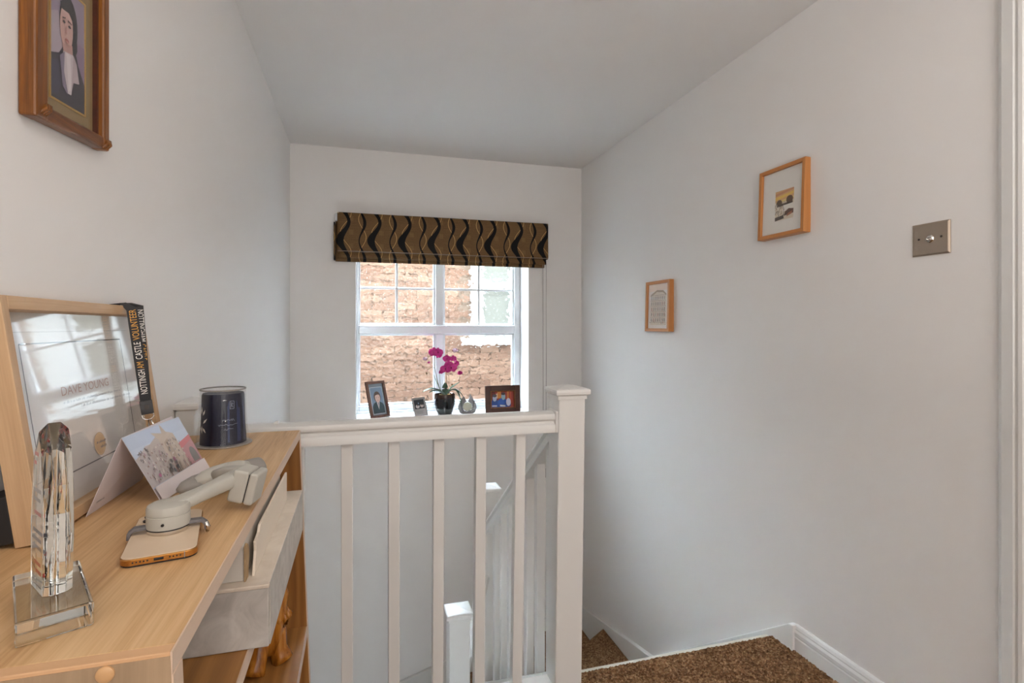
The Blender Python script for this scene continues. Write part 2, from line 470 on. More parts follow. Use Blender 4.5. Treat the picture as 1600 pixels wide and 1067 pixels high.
# ------------------------------------------------------------------ room shell
L, R, D, CEIL, REAR, LOW = -.4155, 1.518, 3.5, 2.302, -2.6, -2.55
struct(MB().box(L-.12, L, REAR, D+.27, LOW, CEIL+.1).build('wall_left', M['wall']))
wr = MB().box(R, R+.12, .86, D+.27, LOW, CEIL+.1).box(R, R+.12, REAR, .06, LOW, CEIL+.1).box(R, R+.12, .06, .86, 2.03, CEIL+.1).box(R, R+.12, .06, .86, LOW, -.02)
struct(wr.build('wall_right', M['wall']))
WX0, WX1, WZ0, WZ1 = -.027, 1.122, .575, 1.78
wf = MB().box(L, R, D, D+.27, LOW, WZ0).box(L, R, D, D+.27, WZ1, CEIL+.1).box(L, WX0, D, D+.27, WZ0, WZ1).box(WX1, R, D, D+.27, WZ0, WZ1)
struct(wf.build('wall_far', M['wall']))
ox = MB().box(-6, WX0, D+.27, D+.285, LOW, 4.6).box(WX1, 8, D+.27, D+.285, LOW, 4.6).box(WX0, WX1, D+.27, D+.285, LOW, WZ0).box(WX0, WX1, D+.27, D+.285, WZ1, 4.6)
struct(ox.build('wall_exterior', M['render_ext']))
struct(MB().box(L-.12, R+.12, REAR-.1, REAR, LOW, CEIL+.1).build('wall_rear', M['wall']))
struct(MB().box(L, R, REAR, D, CEIL, CEIL+.1).build('ceiling', M['ceil']))

# landing floor with carpet; the strip by the stair head carries real pile relief
fl = MB()
fl.box(L, R, REAR, 1.05, -.2, .006)
fl.box(L, .57, 1.05, 1.43, -.2, .006)
x0, x1, y0, y1 = .57, R-.016, 1.05, 1.662
nx, ny = 180, 118
vs = []
for j in range(ny+1):
    for i in range(nx+1):
        x = x0+(x1-x0)*i/nx; y = y0+(y1-y0)*j/ny
        z = .012+random.uniform(-.0035, .0035)
        drop = max(0, (y-(y1-.018))/.018); z -= .012*drop*drop
        vs.append((x+random.uniform(-.001, .001), y+random.uniform(-.001, .001)+(random.uniform(-.002, .002) if j == ny else 0), z))
fs = [(j*(nx+1)+i, j*(nx+1)+i+1, (j+1)*(nx+1)+i+1, (j+1)*(nx+1)+i) for j in range(ny) for i in range(nx)]
fl.add(vs, fs)
fl.box(x0, R, y0, 1.655, -.2, .003)
floor = struct(fl.build('floor', M['carpet']))
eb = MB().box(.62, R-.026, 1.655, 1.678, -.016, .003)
eb.build('nosing_rim_light', M['rim_light'], floor, .003)  # pale strip added to paint the window's rim light along the nosing

# skirting on the right wall (moulded), then the sloping stair string
sk = [(0, 0), (-.016, 0), (-.016, .058), (-.0135, .062), (-.0165, .066), (-.0165, .078), (-.012, .086), (-.0125, .090), (-.009, .099), (-.004, .103), (0, .103)]
struct(MB().prism([(R+a, b) for a, b in sk], .925, 1.556, 'y').build('baseboard_right', M['gloss']))
def string_board(name, top, depth, fixed, th, axis):
    mb = MB()
    pts = top+[(a, b-depth) for a, b in top[::-1]]
    mb.prism(pts, fixed-th, fixed, axis)
    return struct(mb.build(name, M['gloss'], None, .003))
string_board('trim_1', [(1.552, .103), (1.572, .100), (2.49, -.57), (2.53, -.594), (3.437, -.792), (3.5, -.805)], .34, R, .026, 'x')
string_board('trim_2', [(L, -1.33), (.25, -1.118), (.53, -1.035), (1.10, -.887), (R, -.800)], .34, D, .024, 'y')
string_board('trim_3', [(1.5, -2.2), (2.4, -1.56), (3.0, -1.43), (3.5, -1.34)], .34, L+.024, .024, 'x')

# door opening on the right: lining, moulded architrave, closed leaf
door = bpy.data.objects.new('door_1', None); COL.objects.link(door); struct(door, 'white painted door with moulded architrave at right edge')
ap = [(.862, 0), (.862, -.014), (.868, -.020), (.876, -.021), (.879, -.0165), (.884, -.0165), (.887, -.020), (.912, -.017), (.921, -.012), (.923, 0)]
MB().prism([(R+b, a) for a, b in ap], 0, 2.06, 'z').build('architrave', M['gloss'], door)
MB().prism([(R+b, .92-a) for a, b in ap], 0, 2.06, 'z').build('architrave', M['gloss'], door)
MB().box(R-.020, R, -.003, .923, 2.045, 2.105).build('architrave', M['gloss'], door, .004)
MB().box(R-.002, R+.118, .838, .862, 0, 2.05).box(R-.002, R+.118, .058, .082, 0, 2.05).box(R-.002, R+.118, .058, .862, 2.026, 2.05).build('door_lining', M['gloss'], door, .002)
leaf = MB().box(R+.06, R+.10, .084, .836, .01, 2.024).build('door_leaf', M['gloss'], door, .002)
for (a, b, c, d) in ((.16, .43, 1.1, 1.9), (.49, .76, 1.1, 1.9), (.16, .43, .18, .92), (.49, .76, .18, .92)):
    MB().box(R+.052, R+.062, a, b, c, d).build('door_panel', M['gloss'], leaf, .006)
kn = MB().lathe([(.008, 0), (.008, .03), (.026, .036), (.03, .05), (.022, .062), (.004, .066)], 20).xf(Matrix.Translation((R+.058, .14, 1.0)) @ Matrix.Rotation(-PI/2, 4, 'Y'))
kn.build('door_knob', M['steel'], leaf, smooth=True)

# ------------------------------------------------------------------ window
win = bpy.data.objects.new('window_1', None); COL.objects.link(win); struct(win, 'white window with hammered glass above the stair')
FY0, FY1 = 3.70, 3.765
sillz = .592
MB().box(WX0+.001, WX1-.001, 3.425, 3.80, WZ0-.01, sillz).build('window_sill', M['sill'], win, .006)
fr = MB()
fr.box(WX0, .0-.012, FY0, FY1, sillz, WZ1)
fr.box(1.078, WX1, FY0, FY1, sillz, WZ1)
fr.box(-.012, 1.078, FY0, FY1, sillz, .640)
fr.box(-.012, 1.078, FY0, FY1, 1.735, WZ1)
fr.box(-.012, 1.078, FY0-.006, FY1, 1.125, 1.186)
fr.build('window_frame', M['upvc'], win, .006)
MB().box(.504, .562, FY0-.002, FY1, .640, 1.125).box(.504, .562, FY0-.002, FY1, 1.186, 1.735).build('mullion', M['upvc'], win, .006)
sp = MB()   # stepped glazing beads round each light
for a, b, c, d in ((-.012, .504, .640, 1.125), (.562, 1.078, .640, 1.125), (-.012, .504, 1.186, 1.735), (.562, 1.078, 1.186, 1.735)):
    sp.box(a, a+.012, FY0+.018, FY1-.01, c, d).box(b-.012, b, FY0+.018, FY1-.01, c, d).box(a, b, FY0+.018, FY1-.01, c, c+.012).box(a, b, FY0+.018, FY1-.01, d-.012, d)
sp.build('glazing_bead', M['upvc'], win, .003)
MB().box(WX0+.004, WX1-.004, FY0-.014, FY0+.002, sillz, sillz+.014).build('sill_bead', M['upvc'], win, .003)
for a in (.241, .818):
    MB().box(a-.008, a+.008, FY0+.022, FY1-.02, 1.188, 1.735).build('glazing_bar', M['upvc'], win, .003)
for a, b in ((-.002, .233), (.249, .506), (.56, .81), (.826, 1.072)):
    MB().box(a, b, FY0+.022, FY1-.02, 1.431, 1.446).build('glazing_bar', M['upvc'], win, .003)
for a, b, c, d in ((-.004, .498, .648, 1.118), (.568, 1.070, .648, 1.118), (-.004, .498, 1.192, 1.73), (.568, 1.07, 1.192, 1.73)):
    MB().box(a, b, FY0+.032, FY0+.036, c, d).build('pane', M['obscure'], win)

# ------------------------------------------------------------------ neighbour's brick house and the ground between
NY = 5.6
nb = thing('brick_house', "neighbour's buff brick house wall with white window, seen through hammered glass", 'house', (0, NY, 0))
holes = (1.138, 1.90, 1.065, 2.25)
mw = MB().box(-5, holes[0], .012, .3, LOW, 2.40).box(holes[1], 7, .012, .3, LOW, 2.40).box(holes[0], holes[1], .012, .3, LOW, holes[2]).box(holes[0], holes[1], .012, .3, holes[3], 4.2)
mw.build('mortar_wall', M['mortar'], nb)
bme = MB().box(-.1075, .1075, -.004, .05, 0, .065); pro = None
far = MB(); cnt = 0
row = 0; z = LOW
while z < 2.35:
    x = -4.95+(.1125 if row % 2 else 0)
    while x < 6.9:
        inhole = x+.1075 > holes[0]-.004 and x-.1075 < holes[1]+.004 and z+.065 > holes[2]-.02 and z < holes[3]+.02
        if not inhole:
            if -.25 < x < 1.85 and .12 < z < 2.05 and cnt < 296:
                cnt += 1
                if pro is None: pro = bme.build('brick', M['brick'], nb); o = pro
                else: o = pro.copy(); COL.objects.link(o); o.parent = nb
                o.location = (x, random.uniform(-.003, .003), z)
            else: far.box(x-.1075, x+.1075, -.002, .03, z, z+.065)
        x += .225
    z += .075; row += 1
fo = far.build('brickwork', M['brick_far'], nb); fo['kind'] = 'stuff'
wfz = MB()
nwf = MB().box(1.138, 1.279, -.03, .06, 1.062, 2.25).box(1.567, 1.90, -.03, .06, 1.062, 2.25).box(1.279, 1.567, -.03, .06, 1.569, 1.673).box(1.279, 1.567, -.03, .06, 1.062, 1.075).box(1.279, 1.567, -.03, .06, 2.17, 2.25)
nwf.build('window_frame', M['upvc'], nb, .006)
MB().box(1.28, 1.566, .02, .03, 1.076, 1.569).build('pane', M['ngrey'], nb)
MB().box(1.28, 1.566, .02, .03, 1.673, 2.17).build('pane', M['ngrey'], nb)
MB().box(1.03, 1.96, -.07, .05, .972, 1.061).build('window_sill', M['upvc'], nb, .005)
MB().prism([(-5, 2.38), (-5, 2.5), (7, 2.5), (7, 2.38)], -.25, .3, 'y').build('eaves_board', M['upvc'], nb)
struct(MB().box(-6, 8, 3.785, NY+.3, LOW-.1, LOW).build('ground', M['ground']))

# ------------------------------------------------------------------ staircase (carpeted, two winder quarters)
st = bpy.data.objects.new('staircase', None); COL.objects.link(st); struct(st, 'carpeted brown winder staircase going down')
P = {'a': (.62, 2.44), 'b': (.60, 2.50), 'c': (.56, 2.52), 'd': (.46, 2.50), 'e': (.38, 2.44), 'f': (.33, 2.36)}
XR = R-.026
treads = [
    ([(.62, 1.66), (XR, 1.66), (XR, 1.925), (.62, 1.925)], -.175),
    ([(.62, 1.90), (XR, 1.90), (XR, 2.185), (.62, 2.185)], -.365),
    ([(.62, 2.16), (XR, 2.16), (XR, 2.445), (.62, 2.445)], -.555),
    ([(.62, 2.42), (XR, 2.42), (XR, 3.092), P['b']], -.745),
    ([P['b'], (XR, 3.06), (XR, 3.476), (1.20, 3.476), P['c']], -.935),
    ([P['c'], (1.24, 3.476), (.55, 3.476), P['d']], -1.125),
    ([P['d'], (.58, 3.476), (-.02, 3.476), P['e']], -1.315),
    ([P['e'], (.02, 3.476), (L+.024, 3.476), (L+.024, 3.05), P['f']], -1.505),
    ([P['f'], (L+.024, 3.09), (L+.024, 2.5), (.33, 2.2)], -1.695),
    ([(.33, 2.24), (L+.024, 2.54), (L+.024, 1.98), (.33, 1.98)], -1.885),
    ([(.33, 2.0), (L+.024, 2.0), (L+.024, 1.73), (.33, 1.73)], -2.075),
    ([(.33, 1.75), (L+.024, 1.75), (L+.024, 1.48), (.33, 1.48)], -2.265)]
for pts, z in treads:
    MB().prism(pts, z-.21, z, 'z').build('tread', M['carpet'], st, .012, 3)
MB().box(L, R, .6, D, LOW-.1, LOW).build('lower_floor', M['carpet'], st)
MB().box(L, .62, 1.435, 1.475, -.21, .10).build('landing_apron', M['gloss'], st, .003)
MB().box(L, R, .55, .6, LOW, -.2).build('under_landing_wall', M['wall'], st)

# ------------------------------------------------------------------ balustrade on the landing
def cap_mb(x0, x1, y0, y1, z):
    mb = MB(); e = .0105
    mb.box(x0-.003, x1+.003, y0-.003, y1+.003, z-.010, z)
    prof = [(0.004, 0), (e, .004), (e+.001, .011), (e, .017), (e-.006, .0200)]
    rings = []
    for d, h in prof: rings.append([(x0-d, y0-d, z+h), (x1+d, y0-d, z+h), (x1+d, y1+d, z+h), (x0-d, y1+d, z+h)])
    cx, cy = (x0+x1)/2, (y0+y1)/2
    vs = [p for r in rings for p in r]+[(cx, cy, z+.0285)]
    fs = [(3, 2, 1, 0)]+[(k*4+i, k*4+(i+1) % 4, (k+1)*4+(i+1) % 4, (k+1)*4+i) for k in range(len(prof)-1) for i in range(4)]
    b = (len(prof)-1)*4; fs += [(b+i, b+(i+1) % 4, b+4) for i in range(4)]
    return mb.add(vs, fs)
lb = thing('landing_balustrade', 'white painted landing balustrade with square newel post and five upright balusters', 'balustrade')
MB().box(.539, .620, 1.40, 1.481, -.25, .980).shear(.98, -.25, -.0175).build('newel_post', M['gloss'], lb, .004)
cap_mb(.539, .620, 1.40, 1.481, .980).build('newel_cap', M['gloss'], lb)
MB().box(L+.001, L+.041, 1.40, 1.481, -.1, .980).build('half_newel_post', M['gloss'], lb, .003)
cap_mb(L+.011, L+.041, 1.40, 1.481, .980).build('half_newel_cap', M['gloss'], lb)
RP = [(1.409, .8765), (1.4085, .896), (1.411, .8995), (1.4175, .902), (1.418, .908), (1.4105, .9135), (1.409, .920), (1.412, .928), (1.424, .9335), (1.44, .9345)]
rail_prof = RP+[(2.88-a, b) for a, b in RP[::-1][1:]]
MB().prism(rail_prof, L+.038, .541, 'x').build('handrail', M['gloss'], lb, smooth=True)
MB().box(.531, .5405, 1.4055, 1.4745, .8755, .9365).build('rail_collar', M['gloss'], lb, .003)
for i, (xc, dx) in enumerate(((-.266, 0), (-.150, 0), (-.0335, .001), (.0855, .000), (.204, -.003), (.3205, -.005), (.435, -.011))):
    MB().box(xc-.0145, xc+.0145, 1.425, 1.454, .14, .880).shear(.88, .2, dx).build('baluster', M['gloss'], lb, .002)
MB().prism([(1.402, .10), (1.402, .142), (1.410, .155), (1.470, .155), (1.478, .142), (1.478, .10)], L, .54, 'x').build('base_rail', M['gloss'], lb, .002)
MB().prism([(-.214, .932), (-.196, .932), (-.1965, .941), (-.203, .9405)], 1.432, 1.446, 'y').build('rail_wedge', M['gloss'], lb, .0015)

# ------------------------------------------------------------------ stair balustrade going down
sb = thing('stair_balustrade', 'white stair balustrade sloping down behind the landing railing, two capped newels', 'balustrade')
NX0, NX1, NY0, NY1 = .539, .620, 2.385, 2.466
MB().box(NX0, NX1, NY0, NY1, -1.2, .415).build('newel_post', M['gloss'], sb, .004)
cap_mb(NX0, NX1, NY0, NY1, .408).build('newel_cap', M['gloss'], sb)
MX0, MX1, MY0, MY1 = .327, .408, 2.01, 2.091
MB().box(MX0, MX1, MY0, MY1, -2.0, .054).build('newel_post', M['gloss'], sb, .004)
cap_mb(MX0, MX1, MY0, MY1, .054).build('newel_cap', M['gloss'], sb)
SL = (.826-.294)/(1.61-2.367)
def zr(y): return .826+SL*(y-1.61)
rp = [(-.030, -.052), (-.030, -.030), (-.021, -.022), (-.030, -.014), (-.026, -.003), (0, 0), (.026, -.003), (.030, -.014), (.021, -.022), (.030, -.030), (.030, -.052)]
vs = []; ya, yb = 1.4815, 2.388
for y in (ya, yb): vs += [(.58+a, y, zr(y)+b/math.cos(math.atan(SL))) for a, b in rp]
n = len(rp)
MB().add(vs, [list(range(n))[::-1], list(range(n, 2*n))]+[(i, (i+1) % n, (i+1) % n+n, i+n) for i in range(n)]).build('handrail', M['gloss'], sb, smooth=True)
def zb(y): return .038+(-.461-.038)/(2.38-1.65)*(y-1.65)
MB().prism([(1.4815, zb(1.4815)), (2.388, zb(2.388)), (2.388, zb(2.388)-.30), (1.4815, zb(1.4815)-.30)], .563, .598, 'x').build('stair_string', M['gloss'], sb, .003)
MB().prism([(1.4815, zb(1.4815)), (1.4815, zb(1.4815)-.03), (2.388, zb(2.388)-.03), (2.388, zb(2.388))], .551, .61, 'x').build('base_rail', M['gloss'], sb, .003)
for k in range(7):
    yc = 1.572+k*.116
    MB().prism([(yc-.0145, zb(yc-.0145)-.01), (yc+.0145, zb(yc+.0145)-.01), (yc+.0145, zr(yc+.0145)-.05), (yc-.0145, zr(yc-.0145)-.05)], .5655, .5945, 'x').build('baluster', M['gloss'], sb, .002)
q = MB(); dirv = Vector((.545-.400, 2.40-2.05, 0)); z0, z1 = -.14, .12
q.tube([(.385, 2.06, z0-.06), (.56, 2.41, z1-.10)], [(.026, .022)]*2, 8, sq=.6)
q.build('handrail', M['gloss'], sb)
MB().prism([(.395, 2.04), (.425, 2.035), (.565, 2.39), (.54, 2.40)], -1.7, -.75, 'z').build('stair_string', M['gloss'], sb, .003)

# ------------------------------------------------------------------ roman blind
bl = thing('roman_blind', 'bronze roman blind with black wavy stripes, pulled up above the window', 'blind', (0, 3.43, 1.882))
def fabric(name, x0, x1, path, th=.004, parent=bl, wav=0):
    nx = 60; vs = []; fs = []; k = len(path)
    for (y, z) in path:
        for i in range(nx+1):
            x = x0+(x1-x0)*i/nx
            vs.append((x, y+wav*math.sin(x*9+z*14), z))
    w = nx+1
    fs = [(j*w+i, j*w+i+1, (j+1)*w+i+1, (j+1)*w+i) for j in range(k-1) for i in range(nx)]
    o = MB().add(vs, fs).build(name, M['blind'], parent, smooth='all')
    s = o.modifiers.new('solid', 'SOLIDIFY'); s.thickness = th; s.offset = 0
    return o
MB().box(-.150, 1.232, .022, .066, -.05, -.005).build('headrail', M['upvc'], bl, .003)
fabric('fabric_panel', -.136, 1.240, [(.066, -.006), (.03, -.003), (.004, -.001), (0, -.008), (0, -.05), (.001, -.1), (.0, -.15), (-.003, -.2), (-.004, -.232), (.004, -.242), (.016, -.243), (.024, -.236), (.026, -.2)], wav=.0015)
he = MB().tube([(-.136+1.376*i/20, -.0045+.0015*math.sin((-.136+1.376*i/20)*9-.23*14), -.2385) for i in range(21)], .0022, 6).build('fold_highlight', M['fold_glint'], bl, smooth='all')  # thin tube painted as the highlight along the panel's bottom fold
fabric('lower_fold', -.125, 1.232, [(.026, -.05), (.024, -.2), (.016, -.262), (.014, -.270), (.02, -.278), (.032, -.277), (.036, -.26), (.04, -.2), (.042, -.05)], wav=.001)
fabric('bottom_hem', -.148, 1.226, [(.046, -.05), (.044, -.2), (.040, -.285), (.040, -.296), (.046, -.298), (.050, -.292), (.054, -.06)])
MB().box(-.158, -.150, .010, .068, -.292, -.06).build('return_flap', M['blind'], bl)
for x in (1.213, 1.237):
    MB().tube([(x, .03, -.27), (x+.001, .03, -.9), (x+(.004 if x < 1.22 else -.004), .03, -1.75)], .0016, 6).build('pull_cord', M['cord'], bl)

# ------------------------------------------------------------------ bookcase
ZT, BX0, BX1, BY0, BY1 = .925, L+.002, -.140, .467, 1.380
T = .018
bk = thing('bookcase', 'light oak bookcase with open shelves standing against the left wall', 'bookcase')
def lean(mb):
    # the old case stands slightly out of plumb: its front leans out towards the foot
    mb.v = [(x+(.038*(ZT-z) if x > BX0+.02 else 0), y, z) for x, y, z in mb.v]; return mb
MB().box(BX0, BX1-.0015, BY0+.012, BY1, ZT-T, ZT).build('top', M['oak'], bk, .0008)
MB().box(BX0, BX1-.0015, BY0, BY0+.012, ZT-T, ZT).build('top_lipping', M['oak_lip'], bk, .0008)
MB().box(BX1-.0015, BX1, BY0, BY1, ZT-T, ZT).build('front_edging', M['oak_edge'], bk)
ep = lean(MB().box(BX0, BX1-.0015, BY0-.0006, BY0+T+.004, .01, ZT-.003)).build('end_panel', M['oak_end'], bk)
MB().lathe([(.0062, 0), (.0062, .0016), (.0052, .0026), (.002, .003)], 24).xf(Matrix.Translation((-.184, BY0-.0004, .916)) @ Matrix.Rotation(PI/2, 4, 'X')).build('screw_plug', M['bracket'], ep, smooth=True)
lean(MB().box(BX1-.0015, BX1, BY0, BY0+T+.004, .01, ZT-T)).build('front_edging', M['oak_edge_z'], bk)
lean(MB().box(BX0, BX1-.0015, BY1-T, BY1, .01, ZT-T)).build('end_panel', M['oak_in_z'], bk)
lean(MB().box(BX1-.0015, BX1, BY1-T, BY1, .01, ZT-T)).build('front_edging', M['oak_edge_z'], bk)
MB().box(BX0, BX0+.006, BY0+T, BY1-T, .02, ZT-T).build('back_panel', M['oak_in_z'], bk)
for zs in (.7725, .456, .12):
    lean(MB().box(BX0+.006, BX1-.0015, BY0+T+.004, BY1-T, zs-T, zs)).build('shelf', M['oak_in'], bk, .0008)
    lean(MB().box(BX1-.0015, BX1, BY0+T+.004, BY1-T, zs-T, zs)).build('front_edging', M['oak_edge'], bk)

# boxes lying in the top compartment
gb = thing('keepsake_box', 'wide grey marbled keepsake box sticking out of the top shelf', 'box', (-.222, .727, .7730))
MB().box(-.175, .111, 0, .398, 0, .0745).build('box_body', M['marble'], gb, .0015)
MB().box(-.177, .1115, -.0015, .3995, .0745, .0795).build('lid', M['marble_lt'], gb, .0012)
MB().box(.1112, .1122, .004, .398, .001, .079).build('front_flap', M['marble'], gb)
sbx = thing('slim_box', 'slim cream box with torn corner lying on the grey keepsake box', 'box', (-.132, .742, .8527))
MB().box(-.17, -.0105, 0, .318, 0, .051).build('box_body', M['cream_end'], sbx, .001)
MB().prism([(.012, 0), (.326, 0), (.326, .052), (.055, .052), (.046, .044), (.022, .041), (.024, .028)], -.0035, 0, 'x').build('side_panel', M['cream'], sbx, .0006)
MB().prism([(-.002, 0), (.014, 0), (.020, .026), (.016, .040), (.006, .046), (-.002, .044)], -.0100, -.0078, 'x').build('torn_edge', M['torn'], sbx)

# carved figure on the lower shelf
cf = thing('wood_carving', 'glossy carved brown wooden figure with splayed feet standing on the lower shelf', 'carving', (-.192, 1.232, .4563))
wob = lambda a, z: .07*math.sin(3*a+z*60)+.05*math.sin(7*a-z*90)
bd = MB().tube([(.0, .012, .025), (.004, .012, .06), (.008, .014, .10), (.010, .016, .14), (.008, .018, .18), (.004, .02, .215), (.0, .02, .245)], [(.030, .026), (.034, .030), (.033, .029), (.029, .026), (.024, .023), (.022, .02), (.010, .010)], 20)
bd.v = [(x*(1+.06*math.sin(z*120+x*90)), y*(1+.04*math.sin(z*150+x*60)), z) for x, y, z in bd.v]
bd.build('body', M['carved'], cf, smooth='all')
for (cx, cy, ax, ay) in ((-.014, -.022, -.006, -.012), (.020, .010, .010, -.004)):
    ft = MB().tube([(cx*.7, cy*.4+.01, .09), (cx*.9, cy*.7+.004, .055), (cx, cy, .028), (cx+ax*.6, cy+ay*.6, .011), (cx+ax, cy+ay, .0005)], [(.017, .016), (.021, .020), (.019, .019), (.021, .021), (.023, .022)], 18)
    ft.build('foot', M['carved'], cf, smooth='all')
for k in range(7):
    a = -1.5+.42*k
    MB().tube([(.008+.030*math.cos(a), .014+.027*math.sin(a), .075), (.010+.034*math.cos(a), .015+.030*math.sin(a), .092), (.008+.027*math.cos(a), .016+.024*math.sin(a), .108)], [.003, .0062, .002], 8).build('carved_leaf', M['carved'], cf, smooth='all')

# ------------------------------------------------------------------ certificate frame leaning on the wall
TAU = math.radians(8)
ct = thing('certificate_frame', 'deep limed oak frame with a certificate, leaning on the wall on the bookcase', 'picture frame', (-.376, .731, .9252), (0, -TAU, 0))
CW, CH, CDp = .405, .287, .026
MB().box(0, CDp, 0, .013, 0, CH).build('stile', M['frame_oak'], ct, .0008)
MB().box(0, CDp, CW-.014, CW, 0, CH).build('stile', M['frame_oak'], ct, .0008)
MB().box(0, CDp, .013, CW-.014, 0, .015).build('rail', M['frame_oak_y'], ct, .0008)
MB().box(0, CDp, .013, CW-.014, CH-.016, CH).build('rail', M['frame_oak_y'], ct, .0008)
MB().box(.001, .007, .010, CW-.010, .010, CH-.010).build('mount', M['mat_white'], ct)
MB().box(-.029, -.0005, .001, .05, .006, .060).build('easel_strut', M['black'], ct, .001)
EY, EZ = (0, 1, 0), (0, 0, 1)
CO = (.0072, 0, 0)
ppr = [([(.028, .030), (.372, .030), (.372, .250), (.028, .250)], '#ebe7e2'), ([(.055, .053), (.338, .053), (.338, .231), (.055, .231)], '#e9e5df')]
b = [(.055, .053), (.338, .053), (.338, .231), (.055, .231)]
for i in range(4): ppr.append((line(b[i], b[(i+1) % 4], .0017), '#3a3a40'))
for z in (.246, ): ppr.append((line((.03, z), (.37, z), .0006), '#b6b1ab'))
def scrawl(u0, u1, z, h, seed, w=.0005, col='#8a8a90'):
    # print too small to read in the photo: a row of short strokes
    r_ = random.Random(seed); u = u0; out = []
    while u < u1:
        k = r_.uniform(.5, 1.0)*h
        out.append((line((u, z), (u+h*.22, z+k), w), col)); u += h*.34
        out.append((line((u-h*.12, z+k), (u, z+r_.uniform(0, .3)*h), w), col))
        if r_.random() < .16: u += h*.6
    return out
ppr += scrawl(.130, .262, .146, .0042, 1)+scrawl(.138, .256, .1385, .0042, 2)
crt = print_part('certificate', ct, ppr, CO, EY, EZ)
ps = print_part('seal', ct, [(ell(.210, .0745, .0175, .0175, 36), '#8f6f3a'), (ell(.210, .0745, .0168, .0168, 36), '#d2ac69'), (ell(.210, .0745, .0145, .0145, 36), '#c99f5b')]+scrawl(.200, .221, .0755, .0050, 3, .0011, '#3a3026')+scrawl(.204, .217, .0685, .0050, 4, .0010, '#4a3d2e'), (.0084, 0, 0), EY, EZ, label='round gold seal')
CT = [text_part('t', 'DAVE YOUNG', ct, M['brown_txt'], (.0085, .198, .1575), EY, EZ, .0125, .139)]
joined(CT, 'lettering', ct)
MB().box(.0155, .017, .012, CW-.013, .014, CH-.015).build('glass', M['cert_glass'], ct)

# lanyard hung over the far top corner of that frame
ln = thing('lanyard', 'black lanyard with white and amber lettering hanging over the frame corner', 'lanyard', (-.376, .731, .9252), (0, -TAU, 0))
xs = CDp+.0012
sv, nv = Vector((.95, .31, 0)), Vector((.31, -.95, 0))
Yv = Vector((0, 1, 0))
def strap(path, sides, w):
    mb = MB(); path = [Vector(p) for p in path]; k = len(path); vs = []
    for i, p in enumerate(path):
        t = (path[min(i+1, k-1)]-path[max(i-1, 0)]).normalized()
        sd = Vector(sides[i]); sd = (sd-t*sd.dot(t)).normalized(); nn = sd.cross(t).normalized()
        for a, b in ((-1, -1), (1, -1), (1, 1), (-1, 1)): vs.append(p+sd*(a*w)+nn*(b*.0006))
    fs = [(i*4+j, i*4+(j+1) % 4, (i+1)*4+(j+1) % 4, (i+1)*4+j) for i in range(k-1) for j in range(4)]
    fs += [(3, 2, 1, 0), ((k-1)*4, (k-1)*4+1, (k-1)*4+2, (k-1)*4+3)]
    return mb.add(vs, fs).build('strap', M['lanyard'], ln)
sd1 = [Yv, Yv, Yv, (Yv+sv*.5), sv, sv, sv, sv]
A1, B1 = Vector((xs+.0095, .3270, CH-.008)), Vector((xs+.0085, .3250, .119))
strap([(-.004, .332, CH-.05), (-.0015, .332, CH+.0005), (.006, .332, CH+.0042), (.024, .330, CH+.0046), A1, A1.lerp(B1, .33), A1.lerp(B1, .66), B1], sd1, .0080)
A2, B2 = Vector((xs+.0150, .3400, CH-.004)), Vector((xs+.0085, .3262, .119))
strap([(-.004, .351, CH-.07), (-.0015, .351, CH+.0005), (.006, .351, CH+.0042), (.026, .347, CH+.0048), A2, A2.lerp(B2, .33), A2.lerp(B2, .66), B2], sd1, .0078)
def slab_at(c, w, h, th, nm, m, off=0, bev=.0008):
    mb = MB().box(-w/2, w/2, -th/2, th/2, -h/2, h/2)
    mt = Matrix((( sv.x, -nv.x, 0, c[0]+nv.x*off), (sv.y, -nv.y, 0, c[1]+nv.y*off), (0, 0, 1, c[2]), (0, 0, 0, 1)))
    return mb.xf(mt).build(nm, m, ln, bev)
tc_ = Vector((xs+.0085, .3252, .108))
slab_at(tc_, .0185, .024, .0042, 'end_tab', M['tab'])
slab_at(tc_, .006, .008, .001, 'stud', M['steel_dk'], .0024, .0002)
rc = tc_+Vector((0, 0, -.0150))
MB().tube([rc+sv*(.0085*math.cos(2*PI*i/24))+Vector((0, 0, .0065*math.sin(2*PI*i/24))) for i in range(25)], .0011, 6).build('ring', M['chrome'], ln, smooth='all')
MB().tube([rc+Vector((0, 0, -.006)), rc+sv*-.001+Vector((0, 0, -.016)), rc+sv*.003+Vector((0, 0, -.025)), rc+sv*.006+Vector((0, 0, -.018)), rc+sv*.003+Vector((0, 0, -.008))], .0014, 6).build('clip', M['chrome'], ln, smooth='all')
LT = []
def strap_text(txt, m, A_, B_, f, h, w, down=False):
    # letters run up (or down) the strap from fraction f of the way up
    up_ = (A_-B_).normalized(); d = -up_ if down else up_
    o_ = B_.lerp(A_, f)+nv*.0010; ev = nv.cross(d).normalized()
    LT.append(text_part('t', txt, ln, m, o_-ev*(h*.5), d, ev, h, w, 'LEFT', .0002))
strap_text('NOTTINGH', M['white'], A1, B1, .075, .0098, .042)
strap_text('AM', M['gold_txt'], A1, B1, .355, .0098, .0115)
strap_text('CASTLE', M['white'], A1, B1, .455, .0098, .0295)
strap_text('VOLUNTEER', M['gold_txt'], A1, B1, .665, .0098, .0530)
strap_text('NOTTINGHAM', M['white'], A2+sv*.0028, B2+sv*.0028, .97, .0085, .056, True)
strap_text('CASTLE', M['gold_txt'], A2+sv*.0028, B2+sv*.0028, .60, .0080, .028, True)
joined(LT, 'lettering', ln)

# ------------------------------------------------------------------ crystal award
aw = thing('crystal_award', 'clear crystal award with pointed slab on square glass base at bookcase front', 'award', (-.263, .563, .9252), (0, 0, math.radians(-62)))
MB().box(-.058, .054, -.0245, .0245, 0, .0198).build('base', M['crystal'], aw, .0015)
